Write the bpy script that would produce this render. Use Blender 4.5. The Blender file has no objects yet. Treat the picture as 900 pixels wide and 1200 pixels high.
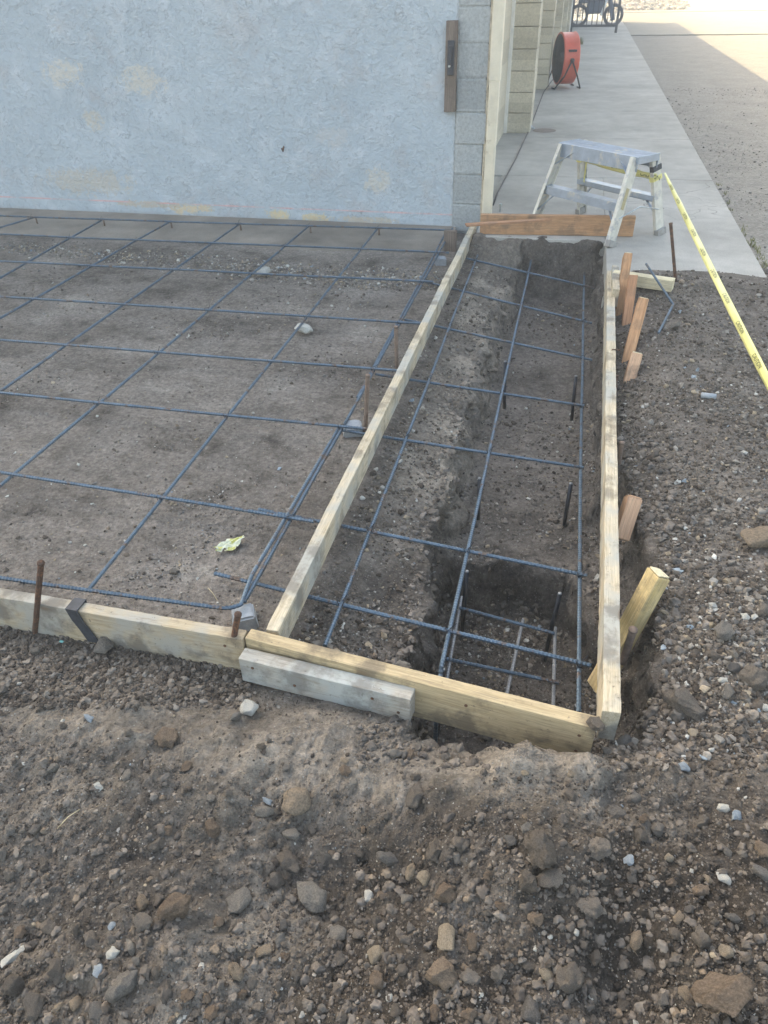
import bpy, bmesh, math, random
import numpy as np
from mathutils import Vector, Matrix, noise as mnoise
random.seed(7); rng = np.random.default_rng(11)
sc = bpy.context.scene
C = sc.collection
R = math.radians

# ------------------------------------------------------------ camera model
F = 850.0; H = 1.57
_vy = np.array([247., -634., F]); dy = _vy/np.linalg.norm(_vy)
_vz = np.array([31., (-F*F-_vy[0]*31)/_vy[1], F]); dz = _vz/np.linalg.norm(_vz)
dx = np.cross(dz, dy)
if dx[0] < 0: dx = -dx
def at(px, py, z=0., Y=None):
    r = np.array([px-450, py-600, F]); w = np.array([r@dx, r@dy, -(r@dz)])
    k = Y/w[1] if Y is not None else (z-H)/w[2]
    return Vector(w*k+np.array([0, 0, H]))
def depth(p):
    w = np.array([p[0], p[1], p[2]-H]); return float(w[0]*dx[2]+w[1]*dy[2]-w[2]*dz[2])
cam = bpy.data.cameras.new('camera'); co = bpy.data.objects.new('camera', cam); C.objects.link(co)
M = Matrix(((dx[0], -dx[1], -dx[2]), (dy[0], -dy[1], -dy[2]), (-dz[0], dz[1], dz[2])))
co.matrix_world = Matrix.Translation((0, 0, H)) @ M.to_4x4()
cam.sensor_fit = 'VERTICAL'; cam.sensor_height = 36; cam.sensor_width = 27; cam.lens = 36*F/1200
cam.clip_start = .05; cam.clip_end = 2000
sc.camera = co

# ------------------------------------------------------------ light
SAZ, SEL = R(48), R(33)
w = bpy.data.worlds.new('World'); sc.world = w; w.use_nodes = True
nt = w.node_tree; bg = nt.nodes['Background']; sky = nt.nodes.new('ShaderNodeTexSky')
sky.sky_type = 'NISHITA'; sky.sun_disc = False; sky.sun_elevation = SEL; sky.sun_rotation = -SAZ
sky.air_density = 1.0; sky.dust_density = 4.0; sky.ozone_density = 1.0
wt = nt.nodes.new('ShaderNodeMix'); wt.data_type = 'RGBA'; wt.blend_type = 'MULTIPLY'; wt.inputs[0].default_value = 1; wt.inputs[7].default_value = (1, .955, .83, 1)
nt.links.new(sky.outputs[0], wt.inputs[6]); nt.links.new(wt.outputs[2], bg.inputs[0]); bg.inputs[1].default_value = .15
sl = bpy.data.lights.new('sun', 'SUN'); sl.energy = 3.0; sl.angle = R(.5); sl.color = (1, .8, .46)
so = bpy.data.objects.new('sun', sl); C.objects.link(so)
sd = Vector((-math.sin(SAZ)*math.cos(SEL), math.cos(SAZ)*math.cos(SEL), math.sin(SEL)))
so.rotation_euler = sd.to_track_quat('Z', 'Y').to_euler()
so.location = (-6, 8, 9)
vs = sc.view_settings; vs.view_transform = 'Standard'; vs.look = 'None'; vs.gamma = 1; vs.use_curve_mapping = False
vs.exposure = 2.3
sc.cycles.max_bounces = 6; sc.cycles.diffuse_bounces = 4; sc.cycles.glossy_bounces = 2; sc.cycles.transmission_bounces = 2; sc.cycles.volume_bounces = 0

# ------------------------------------------------------------ numpy noise
def _h(ix, iy, iz, s):
    n = (ix.astype(np.int64)*374761393 + iy.astype(np.int64)*668265263 + iz.astype(np.int64)*2147483647 + s*974634777) & 0xffffffff
    n = ((n ^ (n >> 13))*1274126177) & 0xffffffff
    n = ((n ^ (n >> 16))*2246822519) & 0xffffffff
    return ((n ^ (n >> 15)) & 0xffffff)/float(0xffffff)
def vn(x, y, z=None, s=0):
    if z is None: z = np.zeros_like(x)
    ix, iy, iz = np.floor(x), np.floor(y), np.floor(z)
    fx, fy, fz = x-ix, y-iy, z-iz
    fx = fx*fx*fx*(fx*(fx*6-15)+10); fy = fy*fy*fy*(fy*(fy*6-15)+10); fz = fz*fz*fz*(fz*(fz*6-15)+10)
    o = 0
    for a in (0, 1):
        for b in (0, 1):
            for c in (0, 1):
                o = o + _h(ix+a, iy+b, iz+c, s)*(fx if a else 1-fx)*(fy if b else 1-fy)*(fz if c else 1-fz)
    return o*2-1
def fbm(x, y, sc_, oct=4, s=0, g=.5):
    o = 0; a = 1; t = 0
    for i in range(oct):
        o = o + a*vn(x*sc_+i*17.3, y*sc_-i*9.1, None, s+i); t += a; a *= g; sc_ *= 2.03
    return o/t
def sst(a, b, x):
    t = np.clip((x-a)/(b-a), 0, 1); return t*t*(3-2*t)

# ------------------------------------------------------------ materials
def mat(name):
    m = bpy.data.materials.new(name); m.use_nodes = True
    t = m.node_tree; p = t.nodes['Principled BSDF']; return m, t, p
def N(t, ty, **k):
    n = t.nodes.new(ty)
    for a, b in k.items():
        if a.startswith('i_'):
            key = a[2:]
            key = int(key) if key.isdigit() else key.replace('_', ' ')
            n.inputs[key].default_value = b
        else: setattr(n, a, b)
    return n
def L(t, a, b): t.links.new(a, b)
def coord(t, kind='Object', scale=(1, 1, 1)):
    tc = N(t, 'ShaderNodeTexCoord'); mp = N(t, 'ShaderNodeMapping'); mp.inputs['Scale'].default_value = scale
    L(t, tc.outputs[kind], mp.inputs[0]); return mp.outputs[0]
def noise(t, v, s, d=4, r=.55):
    n = N(t, 'ShaderNodeTexNoise'); n.inputs['Scale'].default_value = s; n.inputs['Detail'].default_value = d
    n.inputs['Roughness'].default_value = r; L(t, v, n.inputs['Vector']); return n.outputs['Fac']
def ramp(t, fac, stops):
    r = N(t, 'ShaderNodeValToRGB'); e = r.color_ramp.elements
    while len(e) < len(stops): e.new(.5)
    for i, (p, c) in enumerate(stops):
        e[i].position = p; e[i].color = (*c, 1) if len(c) == 3 else c
    L(t, fac, r.inputs[0]); return r.outputs[0]
def mixc(t, f, a, b, mode='MIX'):
    m = N(t, 'ShaderNodeMix', data_type='RGBA', blend_type=mode)
    for i, x in ((0, f), (6, a), (7, b)):
        if isinstance(x, (int, float)): m.inputs[i].default_value = x
        elif isinstance(x, tuple): m.inputs[i].default_value = (*x, 1)
        else: L(t, x, m.inputs[i])
    return m.outputs[2]
def mth(t, op, a, b=None, c=None):
    m = N(t, 'ShaderNodeMath', operation=op)
    for i, x in enumerate((a, b, c)):
        if x is None: continue
        if isinstance(x, (int, float)): m.inputs[i].default_value = x
        else: L(t, x, m.inputs[i])
    return m.outputs[0]
def bump(t, p, hgt, s=.3, d=.01, prev=None):
    b = N(t, 'ShaderNodeBump'); b.inputs['Strength'].default_value = s; b.inputs['Distance'].default_value = d
    L(t, hgt, b.inputs['Height'])
    if prev is not None: L(t, prev, b.inputs['Normal'])
    if p is not None: L(t, b.outputs[0], p.inputs['Normal'])
    return b.outputs[0]
def g(v): return (v, v, v)
def win(t, v, a, b):   # smooth 0..1
    m = N(t, 'ShaderNodeMapRange', interpolation_type='SMOOTHSTEP'); L(t, v, m.inputs[0])
    m.inputs[1].default_value = a; m.inputs[2].default_value = b; return m.outputs[0]

def soil_mat(name, k=1.0, att=True):
    m, t, p = mat(name); v = coord(t)
    n1 = noise(t, v, 1.1, 4, .6); n2 = noise(t, v, 7, 5, .6); n3 = noise(t, v, 60, 5, .7); n4 = noise(t, v, 260, 3, .7)
    c = ramp(t, n2, [(.3, (.075*k, .066*k, .058*k)), (.5, (.125*k, .111*k, .097*k)), (.72, (.21*k, .188*k, .165*k))])
    if att:
        a = N(t, 'ShaderNodeAttribute'); a.attribute_name = 'zone'
        s = N(t, 'ShaderNodeSeparateColor'); L(t, a.outputs['Color'], s.inputs[0])
        nd = noise(t, coord(t, 'Object', (1, 1.5, 1)), 1.5, 9, .72)
        dry = ramp(t, nd, [(.34, (.16, .142, .124)), (.46, (.205, .183, .16)), (.56, (.24, .215, .19)), (.66, (.33, .30, .262))])
        f = mth(t, 'MULTIPLY', s.outputs[0], win(t, mth(t, 'ADD', nd, mth(t, 'MULTIPLY', n2, .5)), .55, .78))
        c = mixc(t, f, c, dry)
        c = mixc(t, s.outputs[1], c, mixc(t, n2, (.23, .20, .165), (.38, .335, .275)))     # dry silt crust
        c = mixc(t, s.outputs[2], c, (.042, .034, .027))                                  # darker freshly dug earth, foreground middle and pit floor
    c = mixc(t, win(t, n3, .35, .75), c, (.45, .45, .45), 'OVERLAY') if False else mixc(t, .55, c, mixc(t, 1.0, c, ramp(t, n3, [(.32, g(.35)), (.68, g(1.65))]), 'MULTIPLY'))
    vo = N(t, 'ShaderNodeTexVoronoi'); vo.inputs['Scale'].default_value = 150; L(t, v, vo.inputs['Vector'])
    sp = N(t, 'ShaderNodeSeparateColor'); L(t, vo.outputs['Color'], sp.inputs[0])
    isp = mth(t, 'MULTIPLY', mth(t, 'GREATER_THAN', sp.outputs[0], .8), mth(t, 'LESS_THAN', vo.outputs['Distance'], .35))
    pc = ramp(t, sp.outputs[1], [(0, (.12, .10, .085)), (.55, (.22, .2, .175)), (.9, (.34, .34, .32))])
    c = mixc(t, mth(t, 'MULTIPLY', isp, .8), c, pc)
    c = mixc(t, .5, c, mixc(t, 1., c, ramp(t, noise(t, v, 24, 8, .8), [(.36, g(.5)), (.5, g(1.05)), (.62, g(1.5))]), 'MULTIPLY'))
    L(t, c, p.inputs['Base Color']); p.inputs['Roughness'].default_value = .95; p.inputs['Specular IOR Level'].default_value = .15
    b1 = bump(t, None, n3, .9, .014); b2 = bump(t, None, n4, .8, .005, b1)
    hv = mth(t, 'MULTIPLY', mth(t, 'SUBTRACT', .5, vo.outputs['Distance']), mth(t, 'GREATER_THAN', sp.outputs[0], .45))
    bump(t, p, hv, .7, .006, b2)
    return m
M_soil = soil_mat('soil')

def rock_mat(name, stops, rough=.9, bs=90, attr=None, bd=.004):
    m, t, p = mat(name); v = coord(t)
    if attr:
        a = N(t, 'ShaderNodeAttribute'); a.attribute_name = attr; c0 = a.outputs['Color']
    else:
        oi = N(t, 'ShaderNodeObjectInfo'); c0 = ramp(t, oi.outputs['Random'], stops)
    n = noise(t, v, bs*.35, 5, .65); n2 = noise(t, v, bs*3, 3, .6)
    c = mixc(t, 1.0, c0, ramp(t, n, [(.3, g(.62)), (.7, g(1.35))]), 'MULTIPLY')
    L(t, c, p.inputs['Base Color']); p.inputs['Roughness'].default_value = rough; p.inputs['Specular IOR Level'].default_value = .25
    bump(t, p, n2, .6, bd*.5, bump(t, None, n, .6, bd)); return m
M_clod = rock_mat('earth_clod', [(0, (.15, .128, .105)), (.5, (.205, .177, .147)), (1, (.255, .224, .19))], .97, 45, bd=.05)
M_clodbrown = rock_mat('brown_clod', [(0, (.2, .15, .108)), (1, (.27, .208, .152))], .97, 40, bd=.05)
M_stone = rock_mat('grey_stone', [(0, (.13, .12, .11)), (.5, (.2, .185, .165)), (1, (.26, .235, .2))], .85, 30, bd=.03)
M_tan = rock_mat('tan_stone', [(0, (.27, .21, .15)), (1, (.36, .3, .22))], .85, 30, bd=.03)
M_pale = rock_mat('pale_stone', [(0, (.42, .41, .37)), (1, (.5, .49, .44))], .8, 60)
M_blue = rock_mat('blue_stone', [(0, (.25, .29, .325)), (1, (.31, .345, .37))], .75, 60)
M_gravel = rock_mat('loose_gravel', None, .9, 160, 'tint', .003)

def wood(name, a, b, stain=(.1, .085, .07), st=.35, rough=.8, grey=None):
    m, t, p = mat(name); v = coord(t, 'Object', (3.5, 85, 85)); vv = coord(t, 'Object')
    oi = N(t, 'ShaderNodeObjectInfo')
    off = N(t, 'ShaderNodeVectorMath', operation='ADD'); L(t, v, off.inputs[0])
    cmb = N(t, 'ShaderNodeCombineXYZ'); L(t, mth(t, 'MULTIPLY', oi.outputs['Random'], 37.), cmb.inputs[0]); L(t, mth(t, 'MULTIPLY', oi.outputs['Random'], 11.), cmb.inputs[1])
    L(t, cmb.outputs[0], off.inputs[1]); vo = off.outputs[0]
    n = noise(t, vo, 1.3, 6, .65); nf = noise(t, vo, 5., 3, .6)
    c = ramp(t, n, [(.3, a), (.68, b)])
    c = mixc(t, .5, c, mixc(t, 1., c, ramp(t, nf, [(.35, g(.6)), (.65, g(1.25))]), 'MULTIPLY'))
    if grey is not None:
        c = mixc(t, win(t, noise(t, vv, 5, 4, .6), .42, .62), c, grey)
    n2 = noise(t, vv, 9, 5, .65); n3 = noise(t, vv, 70, 4, .7)
    c = mixc(t, mth(t, 'MULTIPLY', win(t, n2, .47, .66), min(.75, st*1.6)), c, stain)
    c = mixc(t, mth(t, 'MULTIPLY', win(t, noise(t, coord(t, 'Object', (6, 60, 60)), 1.4, 6, .7), .56, .7), .55), c, (.2, .165, .12))
    c = mixc(t, mth(t, 'MULTIPLY', win(t, n3, .62, .72), .7), c, (.09, .075, .06))
    kn = N(t, 'ShaderNodeTexVoronoi'); kn.inputs['Scale'].default_value = 1.; L(t, coord(t, 'Object', (3.1, 9, 9)), kn.inputs['Vector'])
    c = mixc(t, mth(t, 'MULTIPLY', mth(t, 'SUBTRACT', 1., win(t, kn.outputs['Distance'], .05, .11)), .55), c, (.16, .1, .055))
    L(t, c, p.inputs['Base Color']); p.inputs['Roughness'].default_value = rough; p.inputs['Specular IOR Level'].default_value = .2
    bump(t, p, n3, .25, .002, bump(t, None, n, .3, .0015)); return m
M_wpale = wood('weathered_pale_wood', (.44, .36, .24), (.66, .58, .43), st=.35, grey=(.42, .41, .36))
M_wyel = wood('fresh_yellow_wood', (.40, .31, .18), (.56, .45, .28), st=.4)
M_wfront = wood('dusty_form_wood', (.38, .3, .19), (.52, .44, .31), st=.4, grey=(.38, .365, .32))
M_wgrey = wood('grey_washed_wood', (.33, .3, .25), (.5, .47, .41), st=.35, grey=(.42, .44, .42))
M_wor = wood('orange_wood', (.38, .2, .1), (.56, .34, .19), st=.3)
M_wred = wood('reddish_wood', (.33, .17, .09), (.5, .28, .16), st=.2)
M_wpink = wood('pink_cut_wood', (.5, .3, .19), (.64, .42, .27), st=.3)
M_wdark = wood('old_brown_wood', (.13, .1, .085), (.26, .215, .18), st=.3)
M_wend = wood('cut_end_wood', (.62, .53, .33), (.76, .69, .5), st=.1)
def simple(name, c, r=.6, met=0., var=.25, s=30, b=.2, c2=None, thr=(.5, .62)):
    m, t, p = mat(name); v = coord(t)
    n = noise(t, v, s, 5, .65)
    cc = mixc(t, 1., c, ramp(t, n, [(.3, g(1-var)), (.7, g(1+var))]), 'MULTIPLY')
    if c2: cc = mixc(t, win(t, noise(t, v, s*.6, 5, .7), *thr), cc, c2)
    L(t, cc, p.inputs['Base Color']); p.inputs['Roughness'].default_value = r; p.inputs['Metallic'].default_value = met
    if b: bump(t, p, noise(t, v, s*4, 3), b, .002)
    return m
M_rebar = simple('rebar_steel', (.095, .14, .19), .42, .55, .25, 25, .2, (.13, .095, .075), (.54, .66))
M_rebardk = simple('dark_steel', (.03, .035, .045), .5, .5, .3, 40, .2)
M_rebarlt = simple('worn_rebar_steel', (.26, .27, .28), .5, .5, .25, 25, .2)
M_rust = simple('rusty_steel', (.085, .05, .035), .85, .2, .4, 60, .5, (.16, .08, .045), (.5, .6))
M_rustlt = simple('dusty_rusty_steel', (.19, .14, .11), .85, .15, .35, 60, .5)
M_alu = simple('aluminium', (.36, .41, .48), .5, .4, .15, 18, .15, (.55, .53, .47), (.55, .68))
M_aluw = simple('paint_splashed_aluminium', (.62, .6, .53), .6, .25, .15, 22, .3, (.42, .42, .42), (.55, .64))
M_label = simple('faded_label', (.42, .36, .2), .6, 0, .2, 60, 0)
M_yel = simple('yellow_plastic_film', (.72, .68, .26), .4, 0, .08, 15, 0)
M_ink = simple('black_ink', (.17, .17, .07), .5, 0, .1, 15, 0)
M_red = simple('red_enamel', (.62, .11, .06), .35, 0, .1, 12, 0)
M_blk = simple('black_metal', (.03, .032, .035), .5, .2, .2, 30, 0)
M_cord = simple('black_cord', (.035, .035, .04), .6, 0, .2, 30, 0)
M_cap = simple('white_plastic', (.72, .74, .74), .5, 0, .08, 40, 0)
M_zinc = simple('zinc_plate', (.5, .54, .56), .35, .7, .15, 40, .1)
M_strap = simple('dark_strap', (.045, .052, .065), .6, .2, .35, 60, .4)
M_cream = simple('cream_painted_metal', (.76, .69, .54), .5, 0, .1, 10, .08, (.5, .42, .3), (.6, .7))
M_trim = simple('white_trim_paint', (.74, .72, .66), .6, 0, .1, 10, .1)
M_dobie = simple('concrete_block', (.30, .33, .36), .9, 0, .18, 60, .5)
M_paper = simple('crumpled_paper', (.62, .64, .5), .8, 0, .12, 60, .1, (.5, .5, .16), (.5, .56))
M_jean = simple('dark_blue_paint', (.05, .07, .11), .5, 0, .3, 10, 0)
M_teal = simple('teal_plastic', (.2, .5, .48), .5, 0, .1, 50, 0)
M_straw = simple('dry_straw', (.45, .38, .24), .8, 0, .2, 50, 0)
M_weed = simple('weed_leaf', (.2, .2, .07), .7, 0, .4, 50, 0)
M_roof = simple('roof_shingle', (.12, .11, .1), .9, 0, .3, 8, .4)

def concrete(name, base, patch=.2, cracks=True):
    m, t, p = mat(name); v = coord(t)
    n1 = noise(t, v, .9, 5, .6); n2 = noise(t, v, 6, 5, .65); n3 = noise(t, v, 120, 4, .7)
    c = mixc(t, 1., base, ramp(t, n1, [(.3, g(1-patch)), (.7, g(1+patch*.7))]), 'MULTIPLY')
    c = mixc(t, .7, c, mixc(t, 1., c, ramp(t, n2, [(.3, g(.8)), (.7, g(1.15))]), 'MULTIPLY'))
    c = mixc(t, .5, c, mixc(t, 1., c, ramp(t, n3, [(.35, g(.7)), (.6, g(1.2))]), 'MULTIPLY'))
    nb = bump(t, None, n3, .25, .003)
    if cracks:
        # crazed area of cracks round the ladder's far side
        wv = N(t, 'ShaderNodeVectorMath', operation='ADD'); nn = N(t, 'ShaderNodeTexNoise'); nn.inputs['Scale'].default_value = 3.5; L(t, v, nn.inputs['Vector'])
        sc2 = N(t, 'ShaderNodeVectorMath', operation='SCALE'); L(t, nn.outputs['Color'], sc2.inputs[0]); sc2.inputs['Scale'].default_value = .35
        L(t, v, wv.inputs[0]); L(t, sc2.outputs[0], wv.inputs[1])
        vo = N(t, 'ShaderNodeTexVoronoi', feature='DISTANCE_TO_EDGE'); vo.inputs['Scale'].default_value = 2.6; L(t, wv.outputs[0], vo.inputs['Vector'])
        d = N(t, 'ShaderNodeVectorMath', operation='DISTANCE'); L(t, v, d.inputs[0]); d.inputs[1].default_value = (.85, 6.6, .1)
        msk = mth(t, 'SUBTRACT', 1., win(t, d.outputs['Value'], .35, .95))
        ck = mth(t, 'MULTIPLY', mth(t, 'MULTIPLY', mth(t, 'SUBTRACT', 1., win(t, vo.outputs['Distance'], .004, .014)), msk), win(t, n2, .42, .5))
        c = mixc(t, mth(t, 'MULTIPLY', ck, .7), c, (.1, .09, .08))
    L(t, c, p.inputs['Base Color']); p.inputs['Roughness'].default_value = .88; p.inputs['Specular IOR Level'].default_value = .3
    bump(t, p, n2, .15, .006, nb); return m
M_side = concrete('sidewalk_concrete', (.40, .385, .35), .26)
M_foot = concrete('footing_concrete', (.25, .222, .188), .5, False)
M_drive = concrete('driveway_concrete', (.27, .25, .21), .1, False)
M_street = simple('street_asphalt', (.3, .28, .25), .9, 0, .15, 5, .2)
M_yard = None
m, t, p = mat('yard_gravel'); v = coord(t)
vo = N(t, 'ShaderNodeTexVoronoi'); vo.inputs['Scale'].default_value = 45; L(t, v, vo.inputs['Vector'])
s_ = N(t, 'ShaderNodeSeparateColor'); L(t, vo.outputs['Color'], s_.inputs[0])
c = ramp(t, s_.outputs[0], [(0, (.13, .12, .105)), (.5, (.21, .195, .17)), (1, (.36, .34, .3))])
c = mixc(t, .6, c, ramp(t, noise(t, v, 2.5, 6, .65), [(.3, (.17, .155, .13)), (.7, (.3, .275, .235))]))
L(t, c, p.inputs['Base Color']); p.inputs['Roughness'].default_value = .95
bump(t, p, mth(t, 'SUBTRACT', 1., vo.outputs['Distance']), .6, .01, bump(t, None, noise(t, v, 30, 4), .4, .02)); M_yard = m

# stucco: painted render with trowel texture, patches knocked bare
m, t, p = mat('painted_stucco'); v = coord(t); v.node.inputs['Location'].default_value = (-6, 5.74, 0)
n1 = noise(t, v, .7, 4, .6); n2 = noise(t, v, 5, 6, .65); n3 = noise(t, v, 40, 5, .65)
mu = N(t, 'ShaderNodeTexNoise'); mu.inputs['Scale'].default_value = 7; mu.inputs['Detail'].default_value = 5; L(t, v, mu.inputs['Vector'])
wa = N(t, 'ShaderNodeVectorMath', operation='SCALE'); L(t, mu.outputs['Color'], wa.inputs[0]); wa.inputs['Scale'].default_value = .28
wb = N(t, 'ShaderNodeVectorMath', operation='ADD'); L(t, v, wb.inputs[0]); L(t, wa.outputs[0], wb.inputs[1]); wv = wb.outputs[0]
vo = N(t, 'ShaderNodeTexVoronoi', feature='DISTANCE_TO_EDGE'); vo.inputs['Scale'].default_value = 6; L(t, wv, vo.inputs['Vector'])
tro = noise(t, wv, 9, 3, .5)
c = ramp(t, n1, [(.3, (.44, .505, .555)), (.7, (.515, .575, .615))])
c = mixc(t, win(t, n2, .45, .75), c, (.57, .62, .66))
c = mixc(t, .32, c, mixc(t, 1., c, ramp(t, noise(t, wv, 18, 6, .75), [(.3, g(.72)), (.5, g(1.)), (.7, g(1.12))]), 'MULTIPLY'))
c = mixc(t, mth(t, 'MULTIPLY', win(t, noise(t, v, 2.2, 5, .7), .52, .7), .45), c, (.46, .43, .42))
ridge = mth(t, 'SUBTRACT', 1., win(t, mth(t, 'ABSOLUTE', mth(t, 'SUBTRACT', tro, .5)), .0, .018))
c = mixc(t, mth(t, 'MULTIPLY', mth(t, 'MULTIPLY', ridge, win(t, n2, .38, .5)), .5), c, (.27, .3, .33))
sep = N(t, 'ShaderNodeSeparateXYZ'); L(t, v, sep.inputs[0])
nz_a = noise(t, wv, 11, 9, .8); nz_b = win(t, noise(t, v, 34, 6, .8), .36, .5)
def blob(cx, cz, rx, rz, thr=.42, seed=0):
    a_ = mth(t, 'DIVIDE', mth(t, 'SUBTRACT', sep.outputs[0], cx), rx); b_ = mth(t, 'DIVIDE', mth(t, 'SUBTRACT', sep.outputs[2], cz), rz)
    d = mth(t, 'SQRT', mth(t, 'ADD', mth(t, 'MULTIPLY', a_, a_), mth(t, 'MULTIPLY', b_, b_)))
    k = mth(t, 'SUBTRACT', 1.1, d)
    return mth(t, 'MULTIPLY', win(t, mth(t, 'ADD', mth(t, 'MULTIPLY', k, .42), nz_a), .72, .82), nz_b)
for (cx, cz, rx, rz, col) in [(-3.87, 1.03, .26, .14, (.66, .62, .54)), (-3.22, .98, .26, .15, (.66, .62, .54)), (-3.72, .70, .12, .12, (.6, .56, .48)), (-1.41, .33, .16, .15, (.62, .59, .52)),
                              (-2.23, .05, .15, .07, (.76, .60, .32)), (-1.93, .03, .16, .06, (.76, .60, .32)), (-3.0, .07, .3, .06, (.74, .58, .34)), (-3.9, .25, .6, .16, (.56, .52, .45)),
                              (-1.5, .04, .4, .04, (.58, .5, .38)), (-1.75, .62, .2, .12, (.53, .54, .54)), (-3.35, .09, .5, .04, (.55, .47, .36))]:
    c = mixc(t, mth(t, 'MULTIPLY', blob(cx, cz, rx*1.25, rz*1.25), .75), c, col)
# pink chalk snap line
zl = mth(t, 'ADD', sep.outputs[2], mth(t, 'MULTIPLY', sep.outputs[0], .002))
ln = mth(t, 'SUBTRACT', 1., win(t, mth(t, 'ABSOLUTE', mth(t, 'SUBTRACT', zl, .1)), .004, .008))
c = mixc(t, mth(t, 'MULTIPLY', mth(t, 'MULTIPLY', ln, win(t, n2, .35, .6)), .75), c, (.72, .42, .4))
c = mixc(t, mth(t, 'MULTIPLY', mth(t, 'SUBTRACT', 1., win(t, mth(t, 'ADD', sep.outputs[2], mth(t, 'MULTIPLY', n2, .05)), .02, .07)), .5), c, (.36, .33, .3))
L(t, c, p.inputs['Base Color']); p.inputs['Roughness'].default_value = .85; p.inputs['Specular IOR Level'].default_value = .3
pm = win(t, noise(t, v, 1.6, 4, .6), .38, .62)
bb = bump(t, None, mth(t, 'MULTIPLY', tro, pm), .4, .03); bb = bump(t, None, mth(t, 'MULTIPLY', noise(t, wv, 22, 4, .6), pm), .4, .012, bb); bb = bump(t, None, n2, .4, .03, bb); bump(t, p, n3, .9, .012, bb); M_stucco = m

def block_mat(name, c1, c2, mortar=None, rough=.7):
    m, t, p = mat(name); v = coord(t)
    oi = noise(t, v, 4, 4, .6); n3 = noise(t, v, 60, 5, .75)
    br = N(t, 'ShaderNodeTexWhiteNoise', noise_dimensions='1D')
    sp = N(t, 'ShaderNodeSeparateXYZ'); L(t, v, sp.inputs[0])
    L(t, mth(t, 'FLOOR', mth(t, 'DIVIDE', sp.outputs[2], .203)), br.inputs['W'])
    c = mixc(t, oi, c1, c2)
    c = mixc(t, .5, c, mixc(t, 1., c, ramp(t, br.outputs['Value'], [(0, g(.72)), (1, g(1.15))]), 'MULTIPLY'))
    c = mixc(t, .55, c, mixc(t, 1., c, ramp(t, n3, [(.35, g(.65)), (.6, g(1.2))]), 'MULTIPLY'))
    L(t, c, p.inputs['Base Color']); p.inputs['Roughness'].default_value = .9
    bump(t, p, n3, rough, .012); return m
M_cmug = block_mat('painted_block', (.36, .40, .42), (.50, .51, .49), rough=1.)
M_cmut = block_mat('tan_block', (.50, .45, .34), (.60, .55, .44), rough=.5)

# ------------------------------------------------------------ object helpers
def tag(o, label=None, cat=None, group=None, kind=None):
    if label: o['label'] = label
    if cat: o['category'] = cat
    if group: o['group'] = group
    if kind: o['kind'] = kind
    return o
def empty(name, loc, label=None, cat=None, group=None):
    o = bpy.data.objects.new(name, None); o.location = loc; o.empty_display_size = .1; C.objects.link(o)
    return tag(o, label, cat, group)
ROT = {}
def link(name, V, Fc, m, parent=None, smooth=False, origin=None):
    """V in world coordinates"""
    V = np.asarray(V, float)
    og = np.array(origin) if origin is not None else (np.zeros(3) if parent is None else np.array(wloc(parent)))
    me = bpy.data.meshes.new(name); me.from_pydata((V-og).tolist(), [], [list(map(int, f)) for f in Fc]); me.update()
    me.materials.append(m)
    if smooth: me.shade_smooth()
    o = bpy.data.objects.new(name, me); C.objects.link(o)
    if parent is not None:
        o.parent = parent; o.location = Vector(og) - wloc(parent)
    else: o.location = og
    return o
def wloc(o):
    l = Vector(o.location); q = o.parent
    while q: l += Vector(q.location); q = q.parent
    return l
def frame(p0, p1, up=(0, 0, 1)):
    x = (Vector(p1)-Vector(p0)).normalized(); z = Vector(up); y = z.cross(x).normalized(); z = x.cross(y)
    return Matrix((x, y, z)).transposed()
def rnd_box_mesh(name, Lx, wy, tz, bev=.003, jit=.0012, seed=0, taper=None, chip=0, cuts=None):
    """long axis x from 0..Lx, y centred width, z centred thickness"""
    bm = bmesh.new(); bmesh.ops.create_cube(bm, size=1)
    for v_ in bm.verts: v_.co = Vector(((v_.co.x+.5)*Lx, v_.co.y*wy, v_.co.z*tz))
    n = max(1, int(Lx/.06)) if cuts is None else cuts
    es = [e for e in bm.edges if abs(e.verts[0].co.x-e.verts[1].co.x) > Lx*.5]
    bmesh.ops.subdivide_edges(bm, edges=es, cuts=n, use_grid_fill=True)
    bev_e = [e for e in bm.edges if len(e.link_faces) == 2 and e.calc_face_angle(0) > .5]
    bmesh.ops.bevel(bm, geom=bev_e, offset=bev, segments=2, affect='EDGES', profile=.6)
    for v_ in bm.verts:
        q = v_.co*9 + Vector((seed*3.1, seed, 0))
        q = v_.co*2.2 + Vector((seed*3.1, seed, 0)); v_.co += Vector((0, mnoise.noise(q)*jit*1.0, mnoise.noise(q+Vector((5, 5, 5)))*jit*1.0))
        q2 = v_.co*70 + Vector((seed, 0, 0))
        v_.co += mnoise.noise_vector(q2)*jit*.7
        if chip:
            e = min(v_.co.x, Lx-v_.co.x)
            if e < .02: v_.co += mnoise.noise_vector(v_.co*40+Vector((seed, 0, 0)))*chip
        if taper and v_.co.x > Lx-taper:
            k = (v_.co.x-(Lx-taper))/taper; v_.co.y *= 1-.75*k
    me = bpy.data.meshes.new(name); bm.to_mesh(me); bm.free(); me.shade_smooth() if False else None
    return me
_bs = [0]
def board(name, p0, p1, wid, thk, m, up=(0, 0, 1), parent=None, **k):
    """p0,p1: centre line ends; wid: size across 'side', thk: size along 'up'"""
    _bs[0] += 1
    me = rnd_box_mesh(name, (Vector(p1)-Vector(p0)).length, wid, thk, seed=_bs[0], **k); me.materials.append(m)
    o = bpy.data.objects.new(name, me); C.objects.link(o)
    R3 = frame(p0, p1, up)
    if parent is not None:
        o.parent = parent; o.location = Vector(p0)-wloc(parent)
    else: o.location = p0
    o.rotation_euler = R3.to_euler(); return o
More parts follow.
